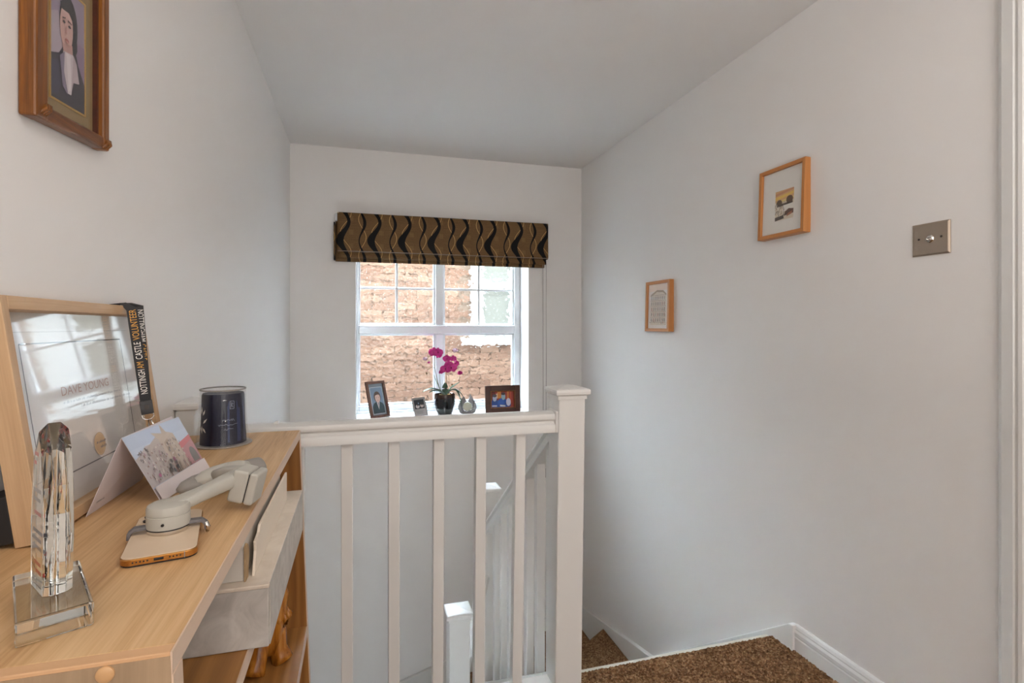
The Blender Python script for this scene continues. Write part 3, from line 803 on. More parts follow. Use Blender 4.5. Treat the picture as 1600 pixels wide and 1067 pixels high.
# pointed slab standing edge-on, its far shoulder lower than the tip
pr = [(-.030, 0), (.020, 0), (.027, .05), (.025, .095), (.017, .130), (.006, .1475), (-.018, .118), (-.031, .06)]
rot = Matrix.Translation((-.002, .001, .0200)) @ Matrix.Rotation(math.radians(9), 4, 'Z')
sl = MB(); n = len(pr); cx = sum(p[0] for p in pr)/n; cz = sum(p[1] for p in pr)/n
ins = [(cx+(p[0]-cx)*.74, (cz+(p[1]-cz)*.90) if p[1] > .001 else 0) for p in pr]
vs = [(p[0], -.0045, p[1]) for p in pr]+[(p[0], .0045, p[1]) for p in pr]+[(p[0], -.0105, p[1]) for p in ins]+[(p[0], .0105, p[1]) for p in ins]
fs = [(i, (i+1) % n, (i+1) % n+n, i+n) for i in range(n)]+[((i+1) % n, i, i+2*n, (i+1) % n+2*n) for i in range(n)]+[(i+n, (i+1) % n+n, (i+1) % n+3*n, i+3*n) for i in range(n)]+[list(range(2*n, 3*n)), list(range(3*n, 4*n))[::-1]]
sl.add(vs, fs).xf(rot); slab = sl.build('slab', M['crystal'], aw, .0008)
eng = []
def bar(u0, u1, z0, z1, m):
    mb = MB().box(u0, u1-.004, -.0046, -.0040, z0, z1-.0012).xf(rot); return mb.build('t', m, aw)
for k, (u0, u1, z, m) in enumerate(((-.012, .004, .118, 'red_txt'), (-.014, -.002, .110, 'red_txt'), (-.016, .012, .086, 'grey_txt'), (-.016, .010, .078, 'grey_txt'), (-.014, .012, .066, 'red_txt'), (-.018, .016, .050, 'blue_txt'), (-.018, .012, .043, 'blue_txt'), (-.018, .014, .036, 'grey_txt'), (-.014, .010, .022, 'red_txt'), (-.01, .012, .015, 'red_txt'))):
    eng.append(bar(u0, u1, z, z+.0045, M[m]))
joined(eng, 'engraving', slab)

# ------------------------------------------------------------------ greeting card
gc = thing('greeting_card', 'folded greeting card with a printed castle scene standing tent-wise on the bookcase', 'card', (0, 0, 0))
A, B_, C_, D_ = Vector((-.274, .867, .9255)), Vector((-.256, 1.040, .9255)), Vector((-.3475, .825, .9255)), Vector((-.345, 1.005, .9255))
R1, R2 = Vector((-.3155, .847, 1.0235)), Vector((-.307, 1.022, 1.0245))
def flap(name, a, b, c, d, th):
    n = (b-a).cross(d-a).normalized()*th
    return MB().add([a, b, c, d, a+n, b+n, c+n, d+n], [(0, 1, 2, 3), (7, 6, 5, 4), (0, 4, 5, 1), (1, 5, 6, 2), (2, 6, 7, 3), (3, 7, 4, 0)]).build(name, M['card'], gc)
M['card'] = plain('card_stock', '#d8cfd2', .6)
flap('front_flap', A, B_, R2, R1, -.0004)
flap('back_flap', C_, D_, R2, R1, -.0004)
eu = (B_-A); ev = (R1-A)
rnd = random.Random(3)
pp = [([(0, .20), (1, .20), (1, 1), (0, 1)], '#b9c6dc'), ([(0, .60), (1, .60), (1, .8), (0, .8)], '#c0cce0'),
      ([(0, .22), (.0, .66), (.10, .70), (.22, .78), (.30, .78), (.30, .22)], '#bdb4b4'),
      ([(.22, .22), (.22, .74), (.47, .86), (.50, .22)], '#b9aea9'),
      ([(.46, .22), (.46, .80), (.40, .92), (.56, .86), (.60, 1.0), (.64, .86), (.74, .80), (.76, .22)], '#c2b3a6'),
      ([(.50, .22), (.52, .72), (.60, .76), (.62, .22)], '#b3a08f'),
      ([(.74, .22), (.74, .60), (1.0, .66), (1.0, .22)], '#b98589'),
      ([(.74, .52), (.74, .62), (1.0, .68), (1.0, .60)], '#c9747a'),
      (ell(.90, .34, .065, .15, 18, 0, PI)+[(.835, .24), (.965, .24)][::1], '#77726f')]
for k in range(150):
    u, v = rnd.uniform(.02, .76), rnd.uniform(.24, .72)
    w, h = rnd.uniform(.008, .022), rnd.uniform(.015, .05)
    pp.append(([(u, v), (u+w, v), (u+w, v+h), (u, v+h)], rnd.choice(['#8f8684', '#a59a95', '#cdc4bf', '#6f6866', '#a88f95', '#d8cfc9', '#9a7f74'])))
for k in range(26):
    u = rnd.uniform(.30, .80); v = .23; h = rnd.uniform(.04, .16)
    pp.append((line((u, v), (u+.01, v+h), .008), rnd.choice(['#4a4340', '#8a5f58', '#6b5a52', '#a26b68'])))
for k in range(9):
    u, v = rnd.uniform(.30, .52), rnd.uniform(.24, .45); pp.append((ell(u, v, .02, .035, 8), rnd.choice(['#3f3b3c', '#8d4f6c', '#57504d'])))
pp += [(ell(.16, .33, .02, .03, 8), '#b0608a'), ([(0, 0), (1, 0), (1, .22), (0, .22)], '#dcd2d2')]
pp = [([(u, min(v, 1)) for u, v in p], c) for p, c in pp]
nn = eu.cross(ev).normalized()
print_part('castle_print', gc, pp, A+nn*.0006, eu, ev, .000015)
ib = (D_-C_); iv = (R1-C_)
n2 = ib.cross(iv).normalized()
bu, bv = ib.normalized(), iv.normalized(); Lb, Lv = ib.length, iv.length
print_part('handwriting', gc, scrawl(Lb*.35, Lb*.70, Lv*.52, .0042, 5, .0006, '#a8525a')+scrawl(Lb*.06, Lb*.18, Lv*.14, .003, 6, .0005, '#7f7f88'), C_+n2*.0005, bu, bv, .00001)

# ------------------------------------------------------------------ phone with clip-on gimbal
ph = thing('phone', 'pale gold phone lying face down on the bookcase under the gimbal clamp', 'phone', (-.2215, .717, .9254), (0, 0, math.radians(12)))
def rrect(w, h, r, n=6):
    pts = []
    for cx, cy, a in ((w-r, h-r, 0), (-w+r, h-r, PI/2), (-w+r, -h+r, PI), (w-r, -h+r, 3*PI/2)):
        pts += [(cx+r*math.cos(a+PI/2*i/n), cy+r*math.sin(a+PI/2*i/n)) for i in range(n+1)]
    return pts
PW, PH = .0355, .0735
MB().prism(rrect(PW-.0006, PH-.0006, .012), .0, .0012, 'z').build('screen', M['dark'], ph)
MB().prism(rrect(PW, PH, .012), .0012, .0080, 'z').build('edge_band', M['gold'], ph, .0008, smooth=True)
MB().prism(rrect(PW-.001, PH-.001, .011), .0080, .0090, 'z').build('back', M['phoneback'], ph, .0004)
bump = MB().prism([(x-.014, y+.052) for x, y in rrect(.0175, .0175, .007)], .0090, .0100, 'z').build('camera_bump', M['phoneback'], ph, .0005)
for (x, y) in ((-.022, .060), (-.022, .044), (-.006, .052)):
    MB().lathe([(.0062, 0), (.0062, .0014), (.005, .0018)], 20, (x, y, .0100)).build('camera_lens', M['dark'], bump, smooth=True)
MB().box(-.0045, .0045, -PH-.0003, -PH+.002, .0032, .0062).build('port', M['dark'], ph, .0006)
ho = MB()
for k in range(5):
    for s_ in (-1, 1):
        if s_ > 0 and k == 4: continue
        ho.box(s_*(.010+.0032*k)-.0007, s_*(.010+.0032*k)+.0007, -PH-.0002, -PH+.002, .0040, .0054)
ho.build('speaker_holes', M['dark'], ph)
MB().box(PW-.012-.0004, PW-.012+.0004, -PH-.0002, -PH+.002, .0013, .0079).build('antenna_line', M['gimbal_dk'], ph)

gm = thing('phone_gimbal', 'folded pale grey phone gimbal with grip handle and round clamp on the bookcase', 'gimbal', (0, 0, 0))
CLC = (-.2205, .722)
zc = .9347
MB().lathe([(.0215, 0), (.0222, .001), (.0222, .004)], 40, (*CLC, zc)).build('clamp_ring', M['chrome'], gm, smooth=True)
MB().lathe([(.0208, .004), (.0208, .0055)], 40, (*CLC, zc)).build('clamp_gap', M['dark'], gm, smooth=True)
MB().lathe([(.0222, .0055), (.0226, .0085), (.0226, .0195), (.0218, .0200), (.0218, .0206), (.0226, .0212), (.0226, .0275), (.0215, .0305), (.0185, .0322), (.006, .033), (.0005, .033)], 44, (*CLC, zc)).build('tilt_motor', M['gimbal'], gm, smooth=True)
MB().lathe([(.0016, 0), (.0016, .0014)], 14).xf(Matrix.Translation((CLC[0]+.001, CLC[1]-.0228, zc+.0125)) @ Matrix.Rotation(PI/2, 4, 'X')).build('button', M['dark'], gm)
ca, sa = math.cos(math.radians(12)), math.sin(math.radians(12))
def cl(u, v, z=0): return (CLC[0]+u*ca-v*sa, CLC[1]+u*sa+v*ca, zc+z)
MB().ribbon([cl(-.020, 0, .006), cl(-.034, 0, .0058), cl(-.0385, 0, .002), cl(-.0390, 0, -.005)], (-sa, ca, 0), .0055, .004).build('clamp_arm', M['gimbal_strap'], gm, .0008)
MB().ribbon([cl(.020, 0, .006), cl(.034, 0, .0058), cl(.0385, 0, .002), cl(.0395, 0, -.005)], (-sa, ca, 0), .0055, .004).build('clamp_arm', M['gimbal_strap'], gm, .0008)
MB().tube([cl(.0392, -.004, .004), cl(.0412, -.004, -.003), cl(.0405, -.003, -.0082)], [.0022, .0030, .0022], 10).build('clamp_hook', M['chrome'], gm, smooth='all')
arm = MB().tube([(-.226, .722, .9610), (-.207, .738, .9625), (-.196, .756, .9635), (-.184, .778, .9650), (-.172, .800, .9668), (-.160, .816, .968)],
          [(.018, .0062), (.015, .0075), (.0105, .0085), (.010, .0095), (.0115, .0105), (.012, .011)], 20, sq=.65)
arm.build('arm', M['gimbal'], gm, smooth='all')
blk = Matrix.Translation((-.150, .808, .9575)) @ Matrix.Rotation(math.radians(-12), 4, 'Z') @ Matrix.Rotation(math.radians(14), 4, 'Y')
MB().box(-.0170, .0040, -.0185, .0185, -.0215, .0225).xf(blk).build('roll_motor', M['gimbal'], gm, .0035, 4)
MB().box(.0049, .0165, -.0185, .0185, -.0215, .0225).xf(blk).build('motor_cap', M['gimbal'], gm, .0035, 4)
MB().box(-.012, .012, -.0160, .0160, -.0190, .0190).xf(blk).build('motor_seam', M['dark'], gm)
H0, H1 = Vector((-.252, .862, .942)), Vector((-.158, .952, .9455))
hd = H1-H0
hp = [H0+hd*t for t in (0, .06, .18, .35, .55, .75, .92, .985, 1)]
MB().tube(hp, [(.004, .003), (.011, .010), (.0165, .0145), (.0190, .0165), (.0196, .0170), (.0200, .0172), (.0203, .0172), (.0196, .0168), (.0165, .0140)], 26).build('grip', M['gimbal_dk'], gm, smooth='all')
hp2 = [H0+hd*t+Vector((0, 0, .0075))+Vector((.005, -.005, 0)) for t in (.16, .26, .40, .54, .68, .80)]
MB().tube(hp2, [(.006, .006), (.0145, .0120), (.0180, .0155), (.0182, .0160), (.0160, .0150), (.008, .010)], 22).build('grip_cover', M['gimbal'], gm, smooth='all')
MB().tube([(-.205, .882, .956), (-.186, .868, .962), (-.168, .845, .965), (-.152, .818, .966)], [(.011, .008), (.013, .010), (.014, .011), (.014, .012)], 18, sq=.7).build('neck', M['gimbal'], gm, smooth='all')

# ------------------------------------------------------------------ navy glass under a clear cover
gl = thing('display_tumbler', 'navy blue gift tube under a tapered clear plastic cover on the bookcase', 'ornament', (-.2825, 1.262, .9253))
MB().lathe([(.0545, 0), (.0560, .001), (.0560, .003), (.0535, .004), (.010, .004)], 56).build('base', M['silver'], gl, smooth=True)
cv = [(.0528, .004), (.0510, .012), (.0478, .035), (.0455, .065), (.0445, .095), (.0440, .117), (.0434, .119)]
cvi = [(r-.0014, z) for r, z in cv[::-1]]
MB().lathe(cv+cvi, 56, cap0=False, cap1=False).build('clear_cover', M['clear'], gl, smooth=True)
MB().lathe([(.0440, .1165), (.0447, .1180), (.0440, .1195), (.0428, .1195)], 56, cap0=False, cap1=False).build('rim', M['gimbal_dk'], gl, smooth=True)
MB().lathe([(.0445, .0045), (.0445, .007), (.0420, .050), (.0405, .106), (.0390, .110), (.0005, .111)], 60, wob=lambda a, z: .012*math.sin(9*a)).build('navy_sleeve', M['navy'], gl, smooth=True)
for a0, w, m in ((-.62, .10, 'navy_lt'), (-1.12, .05, 'navy_lt'), (-.25, .06, 'navy_lt')):
    vs = []
    for k in range(9):
        z = .010+.085*k/8; r = .0450-.004*k/8
        for s_ in (-1, 1): vs.append((r*math.cos(a0+s_*w), r*math.sin(a0+s_*w), z))
    MB().add(vs, [(2*k, 2*k+1, 2*k+3, 2*k+2) for k in range(8)]).build('satin_fold', M[m], gl)
# printed thistle at the left, lettering to the right, on the sleeve
def onsleeve(pts, m, name, a0, z0, zr=None):
    vs = [(.0446*math.cos(a0+u/.0425), .0446*math.sin(a0+u/.0425), z0+v) for u, v in pts]
    return MB().add(vs, [list(range(len(vs)))]).build(name, M[m], gl)
TH = []
for du, dv, an, ln_ in ((0, .018, 1.5, .016), (-.004, .015, 1.9, .014), (.004, .015, 1.1, .014), (-.004, -.002, 2.4, .016), (.004, -.002, .8, .016), (0, -.006, -1.57, .018), (-.003, -.010, -2.3, .014), (.003, -.010, -.9, .014)):
    e_ = (du+ln_*math.cos(an), dv+ln_*math.sin(an)); nx_, ny_ = -math.sin(an)*.0022, math.cos(an)*.0022; mid = (du+(e_[0]-du)*.45, dv+(e_[1]-dv)*.45)
    TH.append(onsleeve([(du, dv), (mid[0]-nx_, mid[1]-ny_), e_, (mid[0]+nx_, mid[1]+ny_)], 'white', 't', -2.42, .052))
joined(TH, 'thistle_print', gl)
def sleeve_marks(name, a0, z0, segs, w):
    mb = MB()
    for p, q_ in segs:
        vs = [(.0449*math.cos(a0+u/.0449), .0449*math.sin(a0+u/.0449), z0+v) for u, v in line(p, q_, w)]
        mb.add(vs, [(0, 1, 2, 3)])
    return mb.build(name, M['silvertxt'], gl)
def wave_(u0, u1, v, h, seed):
    r_ = random.Random(seed); pts = []; u = u0
    while u < u1: pts.append((u, v+r_.uniform(-.4, 1)*h)); u += r_.uniform(.0012, .0026)
    return list(zip(pts[:-1], pts[1:]))
sleeve_marks('script_print', -1.12, .052, wave_(-.012, .012, .004, .0035, 1)+wave_(-.020, .020, -.006, .003, 2)+wave_(-.010, .010, -.015, .003, 3), .0006)
sleeve_marks('crest_print', -.98, .080, [((-.004, 0), (-.004, .016)), ((-.004, .016), (.004, .016)), ((.004, .016), (.004, 0)), ((.004, 0), (-.004, 0)), ((-.0015, .003), (-.0015, .013)), ((-.0015, .013), (.002, .011)), ((.002, .011), (-.001, .008)), ((-.001, .008), (.002, .003))], .0008)

# ------------------------------------------------------------------ things on the window sill
ZS = sillz+.0006
def picture_frame(name, label, bl_, br_, h, lean_deg, fw, fd, mat, cat='photo frame', strut=True, inner=None):
    a = Vector((*bl_, ZS)); b = Vector((*br_, ZS)); w = (b-a).length
    ang = math.atan2(b.y-a.y, b.x-a.x)
    t = thing(name, label, cat, a, (-math.radians(lean_deg), 0, ang))
    t.rotation_mode = 'XYZ'
    # local: x along width, z up, -y towards the room
    MB().box(0, fw, -fd, 0, 0, h).build('stile', mat, t, .0015)
    MB().box(w-fw, w, -fd, 0, 0, h).build('stile', mat, t, .0015)
    MB().box(fw, w-fw, -fd, 0, 0, fw).build('rail', mat, t, .0015)
    MB().box(fw, w-fw, -fd, 0, h-fw, h).build('rail', mat, t, .0015)
    MB().box(fw*.6, w-fw*.6, -.004, -.001, fw*.6, h-fw*.6).build('backing', M['backcard'], t)
    if strut:
        la = math.radians(lean_deg); L_ = h*.62
        yb_ = L_*math.tan(la)+.028
        # strut foot must meet the sill: rotate back into the leaned frame
        ft = (yb_*math.cos(la), -yb_*math.sin(la)) if False else None
        zf = lambda y: -y*math.tan(la)
        yy = h*.30
        MB().prism([(.000, L_), (.003, L_), (yy, -yy*math.tan(la)*-1*-1+.001), (yy-.02, -(yy-.02)*math.tan(la)+.001)], w*.36, w*.64, 'x').build('strut', M['backcard'], t)
    return t, w
ex, ez = (1, 0, 0), (0, 0, 1)
# 1 boy in dark blazer
t, w = picture_frame('photo_frame', 'walnut photo frame with a boy in dark blazer, leftmost on the window sill', (.062, 3.452), (.182, 3.53), .238, 17, .017, .014, M['walnut'])
iw, ih = w-.034, .204
o = Vector((.017, -.0048, .017))
print_part('photograph', t, [
    ([(0, 0), (iw, 0), (iw, ih), (0, ih)], '#7f8a93'), ([(.008, .008), (iw-.008, .008), (iw-.008, ih-.022), (.008, ih-.022)], '#dfe6ec'), ([(.0105, .0105), (iw-.0105, .0105), (iw-.0105, ih-.0245), (.0105, ih-.0245)], '#7e93ab'),
    ([(.0105, .0105), (.0105, .055), (.025, .078), (.045, .088), (.066, .088), (.088, .076), (iw-.0105, .055), (iw-.0105, .0105)], '#30474d'),
    ([(.045, .092), (.056, .035), (.068, .092)], '#e0d8d8'), ([(.0535, .082), (.056, .040), (.060, .082)], '#5c4a4a'),
    (ell(.056, .118, .026, .036), '#5d4c42'), (ell(.057, .111, .019, .030), '#d9b3a4'), ([(.036, .125), (.046, .142), (.068, .142), (.077, .125), (.066, .133), (.05, .131)], '#54443b'),
    (ell(.050, .114, .0025, .0015, 8), '#4a3d38'), (ell(.064, .114, .0025, .0015, 8), '#4a3d38'), (ell(.057, .096, .005, .0015, 8), '#a8655c')], o, ex, ez)
# 2 small silver frame
t, w = picture_frame('photo_frame', 'small silver photo frame with a dark picture of two puppies, beside the orchid pot', (.336, 3.448), (.425, 3.508), .122, 17, .007, .009, M['silver'])
iw, ih = w-.014, .108
o = Vector((.007, -.0048, .007))
print_part('photograph', t, [([(0, 0), (iw, 0), (iw, ih), (0, ih)], '#b9b2ad'), ([(.006, .042), (iw-.006, .042), (iw-.006, ih-.006), (.006, ih-.006)], '#1b1d26'),
    (ell(.030, .058, .016, .012), '#e4dcd8'), (ell(.066, .060, .015, .011), '#d9c6bd'), (ell(.036, .074, .011, .011), '#20222b'), (ell(.040, .078, .004, .006, 10), '#9fb2cc'), (ell(.068, .074, .010, .010), '#2a2422'), (ell(.028, .064, .005, .004, 10), '#a08078'),
    (line((.012, .026), (iw-.02, .026), .002), '#8f8884'), (line((.012, .019), (iw-.03, .019), .002), '#8f8884'), (line((.012, .012), (iw-.025, .012), .002), '#8f8884')], o, ex, ez)
# 3 landscape wooden frame
t, w = picture_frame('photo_frame', 'dark red wooden landscape photo frame with three people in blue, rightmost on the sill', (.803, 3.452), (1.042, 3.446), .186, 6, .040, .018, M['mahog'])
for o_ in [c for c in t.children if c.name.startswith(('stile', 'rail'))]: pass
iw, ih = w-.080, .106
o = Vector((.040, -.0048, .040))
vs = []
lip = MB()
for (a, b, c, d) in ((.034, .041, .034, .152), (w-.041, w-.034, .034, .152)): lip.box(a, b, -.021, -.004, c, d)
lip.box(.041, w-.041, -.021, -.004, .034, .041).box(.041, w-.041, -.021, -.004, .145, .152)
lip.build('inner_moulding', M['rust'], t, .002)
print_part('photograph', t, [([(0, 0), (iw, 0), (iw, ih), (0, ih)], '#a83a22'), ([(.0, .05), (.03, .05), (.03, ih), (0, ih)], '#6e1f1a'), ([(.045, .06), (.07, .06), (.07, ih), (.045, ih)], '#d98a3a'), ([(.035, .06), (.046, .06), (.046, .095), (.035, .09)], '#e7c7a8'), ([(.112, .05), (.125, .05), (.125, ih), (.112, ih)], '#d07a30'), ([(.13, .03), (.14, .03), (.14, ih), (.13, ih)], '#c24a2c'),
    (ell(.026, .028, .026, .030), '#1d4fa0'), (ell(.078, .030, .034, .032), '#1f5fc0'), (ell(.118, .020, .020, .020), '#2a3f86'), ([(0, 0), (.108, 0), (.108, .022), (0, .022)], '#2458b4'),
    (ell(.025, .062, .014, .022), '#b9c6df'), (ell(.025, .078, .015, .010), '#4c4a58'), (ell(.085, .072, .014, .024), '#9fc0d0'), (ell(.085, .090, .014, .009), '#4a3f46'), (ell(.120, .034, .016, .026), '#cfd0e2'),
    ([(.006, .006), (.04, .006), (.04, .014), (.006, .014)], '#dbe6f4'), ([(.062, .006), (.098, .004), (.098, .013), (.06, .018)], '#e6ecef')], o, ex, ez)

# orchid in its dark glazed pot
oc = thing('potted_orchid', 'potted magenta orchid with strap leaves in a glossy black pot on the sill', 'plant', (.538, 3.495, ZS))
def potmat():
    t = NT('two_tone_glaze'); t.set(Roughness=.12)
    tc = t.new('ShaderNodeTexCoord'); sx = t.new('ShaderNodeSeparateXYZ'); t.link(tc.outputs['Object'], sx.inputs[0])
    f = t.math('MULTIPLY', sx.outputs[2], 1/.14)
    n = t.noise(t.coord(), 20, 3)
    f = t.math('ADD', f, t.math('MULTIPLY', t.math('SUBTRACT', n, .5), .12))
    t.base(t.ramp(f, [(.0, '#2b2725'), (.30, '#55585a'), (.36, '#14151a'), (.7, '#1d1614'), (1.0, '#3b2115')])); return t.m
M['pot'] = potmat()
pw = [(.043, 0), (.047, .003), (.058, .03), (.066, .07), (.069, .105), (.068, .136), (.0665, .139), (.064, .137), (.062, .122), (.02, .121)]
MB().lathe(pw, 44, cap1=True).build('pot', M['pot'], oc, smooth=True)
mo = MB()
for i in range(26):
    a = random.uniform(0, 2*PI); r = random.uniform(0, .05)
    mo.lathe([(.002, -.006), (.010, 0), (.002, .007)], 7, (r*math.cos(a), r*math.sin(a), .126+random.uniform(-.003, .006)))
m_ = mo.build('moss', M['moss'], oc, smooth='all'); m_['kind'] = 'stuff'
def leafm(path, w, mat, fold=.25):
    path = [Vector(p) for p in path]; k = len(path); vs = []
    for i, p in enumerate(path):
        t = (path[min(i+1, k-1)]-path[max(i-1, 0)]).normalized(); sd = t.cross(Vector((0, 0, 1)))
        if sd.length < .1: sd = Vector((1, 0, 0))
        sd.normalize(); nn = sd.cross(t).normalized(); s_ = i/(k-1); ww = w*max(.04, math.sin(PI*min(.97, s_*.85+.13))**.7)
        for q, h in ((-1, fold), (-.5, fold*.3), (0, 0), (.5, fold*.3), (1, fold)): vs.append(p+sd*(q*ww)+nn*(h*ww))
    fs = [(i*5+j, i*5+j+1, (i+1)*5+j+1, (i+1)*5+j) for i in range(k-1) for j in range(4)]
    o = MB().add(vs, fs).build('leaf', mat, oc, smooth='all')
    s_ = o.modifiers.new('solid', 'SOLIDIFY'); s_.thickness = .0018; s_.offset = 0
    return o
def arc(p0, p1, p2, n=12):
    p0, p1, p2 = Vector(p0), Vector(p1), Vector(p2)
    return [p0*(1-t)**2+p1*2*t*(1-t)+p2*t*t for t in [i/n for i in range(n+1)]]
for p0, p1, p2, w_, m in (((-.005, 0, .125), (-.06, -.02, .205), (-.148, -.03, .158), .017, 'leaf'), ((.0, -.01, .125), (-.05, -.04, .185), (-.11, -.05, .155), .015, 'leaf_lt'),
        ((.0, 0, .125), (.004, .01, .17), (.002, -.005, .212), .014, 'leaf'), ((.005, 0, .125), (.03, -.01, .175), (.098, -.005, .212), .015, 'leaf'),
        ((.005, -.005, .125), (.05, -.03, .195), (.085, -.04, .145), .015, 'leaf'), ((.06, -.03, .172), (.085, -.04, .15), (.108, -.045, .060), .014, 'leaf'),
        ((.055, -.02, .172), (.095, -.03, .155), (.118, -.03, .118), .013, 'leaf'), ((-.01, .02, .125), (-.04, .02, .18), (-.072, .02, .265), .009, 'leaf_lt')):
    leafm(arc(p0, p1, p2), w_*1.5, M[m])
def stemm(pts, r=.0022): return MB().tube(pts, r, 7).build('stem', M['stem'], oc, smooth='all')
s1 = arc((-.012, .01, .12), (-.085, .01, .30), (-.062, 0, .43), 14); stemm(s1)
s2 = arc((.012, .005, .12), (.010, .01, .30), (.012, -.005, .43), 14); stemm(s2)
s3 = arc((-.012, .012, .12), (-.035, .01, .2), (-.034, .0, .27), 10); stemm(s3, .0015)
for a, b in ((s1[8], (-.115, -.01, .30)), (s1[12], (-.12, -.01, .37)), (s2[6], (.085, -.015, .275)), (s2[13], (.06, -.01, .415)), (s2[8], (.03, -.02, .22))):
    stemm(arc(a, (Vector(a)+Vector(b))/2+Vector((0, 0, .02)), b, 6), .0012)
for p in ((-.122, -.01, .276), (.045, -.02, .198)):
    MB().lathe([(.001, -.008), (.006, -.002), (.006, .003), (.001, .009)], 10, p).build('bud', M['stem'], oc, smooth='all')
def flower(c, r, yawd=0, pitch=0, pal='petal', closed=False):
    mt = Matrix.Translation(Vector(c)) @ Euler((math.radians(pitch), 0, math.radians(yawd))).to_matrix().to_4x4()
    fl_ = MB()
    for k, (a, wd, ln2) in enumerate(((8, .62, 1.0), (172, .62, 1.0), (90, .40, .95), (222, .38, .9), (318, .38, .9))):
        a = math.radians(a); nseg = 7; vs = []
        for i in range(nseg+1):
            t = i/nseg; ww = r*wd*math.sin(PI*min(.95, t*.80+.12))**.8
            yy = -(.25 if not closed else .85)*r*(t**2)*(1 if k < 3 else .6)+(.0 if k > 1 else -.002)
            for q in (-1, -.4, .4, 1):
                lx, lz = ln2*r*t*(1 if not closed else .55), q*ww*(1 if not closed else .7)
                vs.append((lx*math.cos(a)-lz*math.sin(a), yy+abs(q)*-.12*r, lx*math.sin(a)+lz*math.cos(a)))
        fl_.add(vs, [(i*4+j, i*4+j+1, (i+1)*4+j+1, (i+1)*4+j) for i in range(nseg) for j in range(3)])
    fl_.xf(mt); f_ = fl_.build('flower', M[pal], oc, smooth='all')
    so = f_.modifiers.new('solid', 'SOLIDIFY'); so.thickness = .0012
    MB().lathe([(.001, -.006), (r*.18, 0), (r*.12, r*.25), (.001, r*.4)], 10).xf(mt @ Matrix.Rotation(PI/2, 4, 'X')).build('lip', M['petal_dk'], f_, smooth='all')
flower((-.073, -.01, .415), .036, -10); flower((-.050, -.02, .412), .034, 20, -10); flower((-.046, -.016, .395), .024, 30, 10)
flower((-.118, -.01, .372), .026, -60, 0, 'petal_lt', True); flower((-.100, -.012, .352), .016, -40, 20, 'petal', True)
flower((-.034, -.01, .285), .028, 10, 0, 'petal', True)
flower((.012, -.02, .372), .028, -20); flower((.050, -.016, .372), .024, 15, 0, 'petal'); flower((.000, -.028, .305), .034, -15); flower((.036, -.03, .312), .038, 12); flower((.066, -.012, .338), .028, 40); flower((.020, -.026, .334), .030, 5)
flower((.087, -.016, .277), .030, 20, 0, 'petal', True)
flower((.052, -.01, .425), .030, 60, 0, 'petal_lt', True); flower((.080, -.012, .428), .026, -70, 0, 'petal_lt', True)

# pewter winged keepsake
aw2 = thing('pewter_ornament', 'small pewter ornament of folded wings round a pale oval, right of the orchid', 'ornament', (.688, 3.475, ZS), (math.radians(-8), 0, math.radians(6)))
M['pewter'] = plain('pewter', '#8d8d8f', .45, .6, noise=.35, nscale=220)
for s_ in (-1, 1):
    wg = [(s_*.004, .0), (s_*.03, .0), (s_*.052, .010), (s_*.064, .042), (s_*.060, .062), (s_*.050, .084), (s_*.038, .108), (s_*.022, .134 if s_ > 0 else .120), (s_*.014, .104), (s_*.003, .086), (s_*.024, .072), (s_*.034, .05), (s_*.028, .03), (s_*.016, .022), (s_*.010, .03)]
    if s_ < 0: wg = wg[::-1]
    wing = MB().prism(wg, -.006, .006, 'y').build('wing', M['pewter'], aw2, .002)
    for k in range(6):
        a0 = (s_*(.030+.004*k), .012+.014*k); a1 = (s_*(.052-.004*k), .030+.013*k)
        MB().tube([(a0[0], -.007, a0[1]), (a1[0], -.0085, a1[1])], [.0035, .0012], 7).build('feather', M['pewter'], wing, smooth='all')
MB().prism(ell(0, .050, .030, .030, 28), -.003, .003, 'y').build('oval_photo', plain('pale_oval', '#cfd0bb', .5), aw2)
MB().prism([(-.014, .0), (.014, .0), (.012, .014), (0, .022), (-.012, .014)], -.009, .005, 'y').build('foot', M['pewter'], aw2, .002)

# ------------------------------------------------------------------ portrait on the left wall
pt = thing('portrait_picture', 'framed portrait of a dark-haired man in dark coat, rustic frame on left wall', 'picture', (L+.0005, .812, 1.463), (0, 0, 0))
pt.rotation_euler = (0, 0, 0)
PWd, PHt = .205, .280
F = .028
def bar_y(y0, y1, z0, z1, m, nm, sk=0):
    return MB().box(.0, .020, y0, y1, z0, z1)
prf = lambda a: a
bz = .013   # picture frame hangs with its near side a touch low
def tilt(mb): mb.v = [(x, y, z+(y-PWd)*0.09) for x, y, z in mb.v]; return mb
tilt(MB().box(0, .020, 0, F, 0, PHt)).build('stile', M['rust'], pt, .003)
tilt(MB().box(0, .020, PWd-.019, PWd, 0, PHt)).build('stile', M['rust'], pt, .003)
tilt(MB().box(0, .0185, .004, PWd-.003, .0008, .021)).build('rail', M['rust_y'], pt, .003)
tilt(MB().box(0, .0185, .004, PWd-.003, PHt-.021, PHt-.0008)).build('rail', M['rust_y'], pt, .003)
tilt(MB().box(.002, .012, F, F+.005, .020, PHt-.020).box(.002, .012, PWd-.025, PWd-.018, .020, PHt-.020)).build('inner_slip', M['mahog'], pt)
for (y, z) in ((F-.005, .014), (PWd-.008, .010), (F-.005, PHt-.014), (PWd-.008, PHt-.010)):
    kn_ = MB()
    for q in (-.006, 0, .006): kn_.tube([(.018, y+q-.007, z-.008), (.0218, y+q, z), (.018, y+q+.007, z+.008)], .0024, 8)
    tilt(kn_).build('corner_binding', M['rust'], pt, smooth='all')
tilt(MB().box(.002, .006, F, PWd-.018, .018, PHt-.018)).build('mount', M['mat_olive'], pt)
q0, q1, r0, r1 = .061, .153, .044, .212
